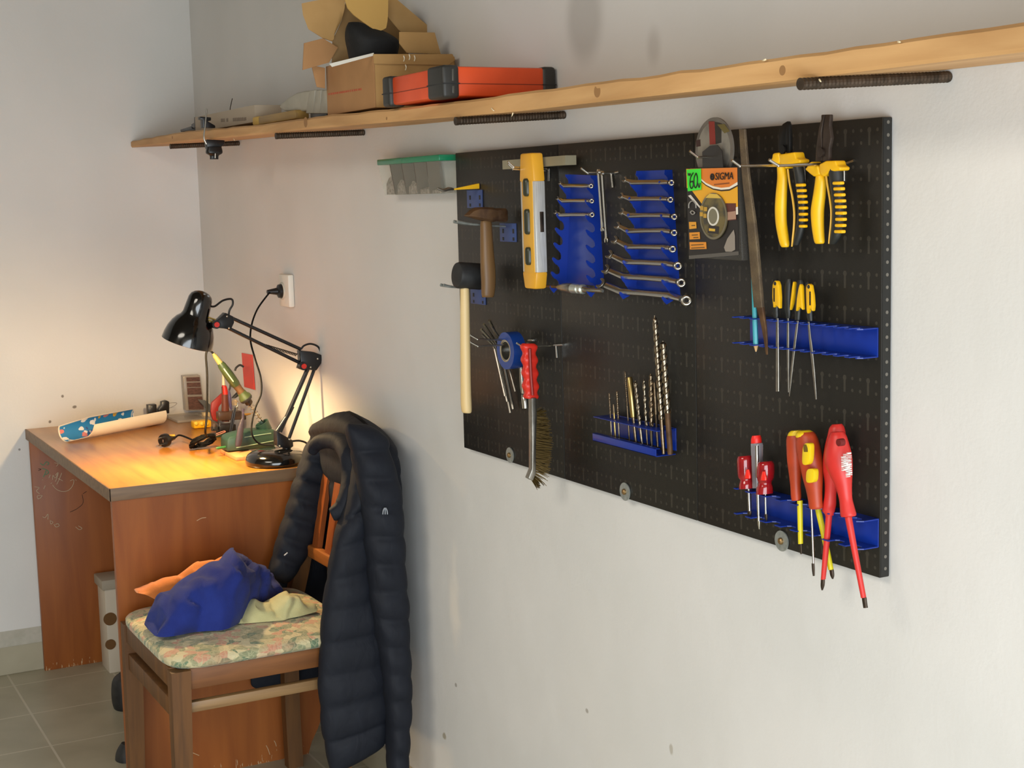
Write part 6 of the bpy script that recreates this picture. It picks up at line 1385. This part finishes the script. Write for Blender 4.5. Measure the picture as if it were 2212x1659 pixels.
t_, h = driver('orange screwdriver mostly hidden, long yellow shaft slanting behind the red one', -.036, [(760, 330, 50), (775, 460, 55), (795, 600, 48), (815, 720, 40), (830, 800, 36)], [(836, 805, 25), (880, 1000, 24), (940, 1292, 22)], [(944, 1292, 18), (950, 1335, 17), (954, 1366, 6)], orh, ys_, og_)
rh = mat('vde_red', 'd0302a', .42, c2='c72b26', nscale=20); rsg = 'red insulated screwdrivers in the lower blue rack'
t_, h = driver('back red insulated screwdriver with a cross tip slanting left', -.046, [(988, 134, 40), (986, 160, 60), (985, 210, 72), (975, 300, 84), (962, 400, 86), (950, 500, 74), (944, 590, 56), (936, 690, 48), (928, 775, 54), (922, 818, 52), (928, 846, 38), (928, 862, 34)], [(924, 862, 27), (905, 1080, 25), (878, 1370, 20)], [(876, 1370, 17), (873, 1420, 16), (870, 1456, 6)], rh, rh, rsg)
t_, h = driver('front red insulated screwdriver with white print and a flat tip slanting right', -.066, [(990, 196, 52), (992, 230, 72), (993, 290, 90), (995, 360, 107), (1002, 440, 110), (1020, 530, 92), (1040, 620, 68), (1056, 720, 54), (1068, 790, 58), (1078, 850, 64), (1080, 868, 58)], [(1078, 872, 29), (1130, 1150, 25), (1200, 1515, 22)], [(1204, 1515, 20), (1210, 1560, 19), (1216, 1596, 19)], rh, rh, rsg, k=.85)
obj('hang_hole', MB().disc(SP(-.0885)(1018, 278), (0, 1, 0), .0048, .008, 20), mat('hole_dark_red', '6b0f0c', .6), h)
wp = MB(); random.seed(12)
fW = SP(-.0895)
for j, (u, a, b_, yy) in enumerate(((1026, 392, 500, -.0885), (1043, 372, 492, -.0868), (1058, 420, 550, -.0835), (1072, 360, 540, -.0800))):
    v = a
    while v < b_:
        l = random.uniform(6, 16); o_ = (v - 440) * .04; p0_, p1_ = SP(yy)(u + o_ - 5, v), SP(yy)(u + o_ + random.uniform(2, 6), v + l)
        wp.box((p0_.x, yy, p1_.z), (p1_.x, yy + .006, p0_.z)); v += l + random.uniform(3, 7)
obj('print', wp, mat('white_print', 'e4d6d2', .5), h, 'small white print')

# ================================================================ light
def area(name, loc, rot, sx_, sy_, e, col):
    l = bpy.data.lights.new(name, 'AREA'); l.shape = 'RECTANGLE'; l.size = sx_; l.size_y = sy_; l.energy = e; l.color = col
    o = bpy.data.objects.new(name, l); COL.objects.link(o); o.location = loc; o.rotation_euler = rot
area('daylight', (RX - .01, (WF[0] + WF[1]) / 2, (WF[2] + WF[3]) / 2), (PI / 2, 0, PI / 2), WF[1] - WF[0], WF[3] - WF[2], 66, (.93, 1.0, 1.04))
l = bpy.data.lights.new('warm_fill', 'AREA'); l.shape = 'DISK'; l.size = 1.7; l.energy = 68; l.color = (1.0, .92, .79)  # added warm fill that lifts the right wall, no fixture seen
o = bpy.data.objects.new('warm_fill', l); COL.objects.link(o); o.location = (3.3, -2.8, 2.5)
w = bpy.data.worlds.new('sky'); scn.world = w; w.use_nodes = True
bg = w.node_tree.nodes['Background']; bg.inputs[0].default_value = (.78, .88, 1.0, 1); bg.inputs[1].default_value = 2.0
scn.view_settings.view_transform = 'Standard'; scn.view_settings.look = 'None'; scn.view_settings.gamma = 1.0
scn.view_settings.use_curve_mapping = False; scn.view_settings.exposure = 0.0
scn.cycles.max_bounces = 8; scn.cycles.transparent_max_bounces = 12
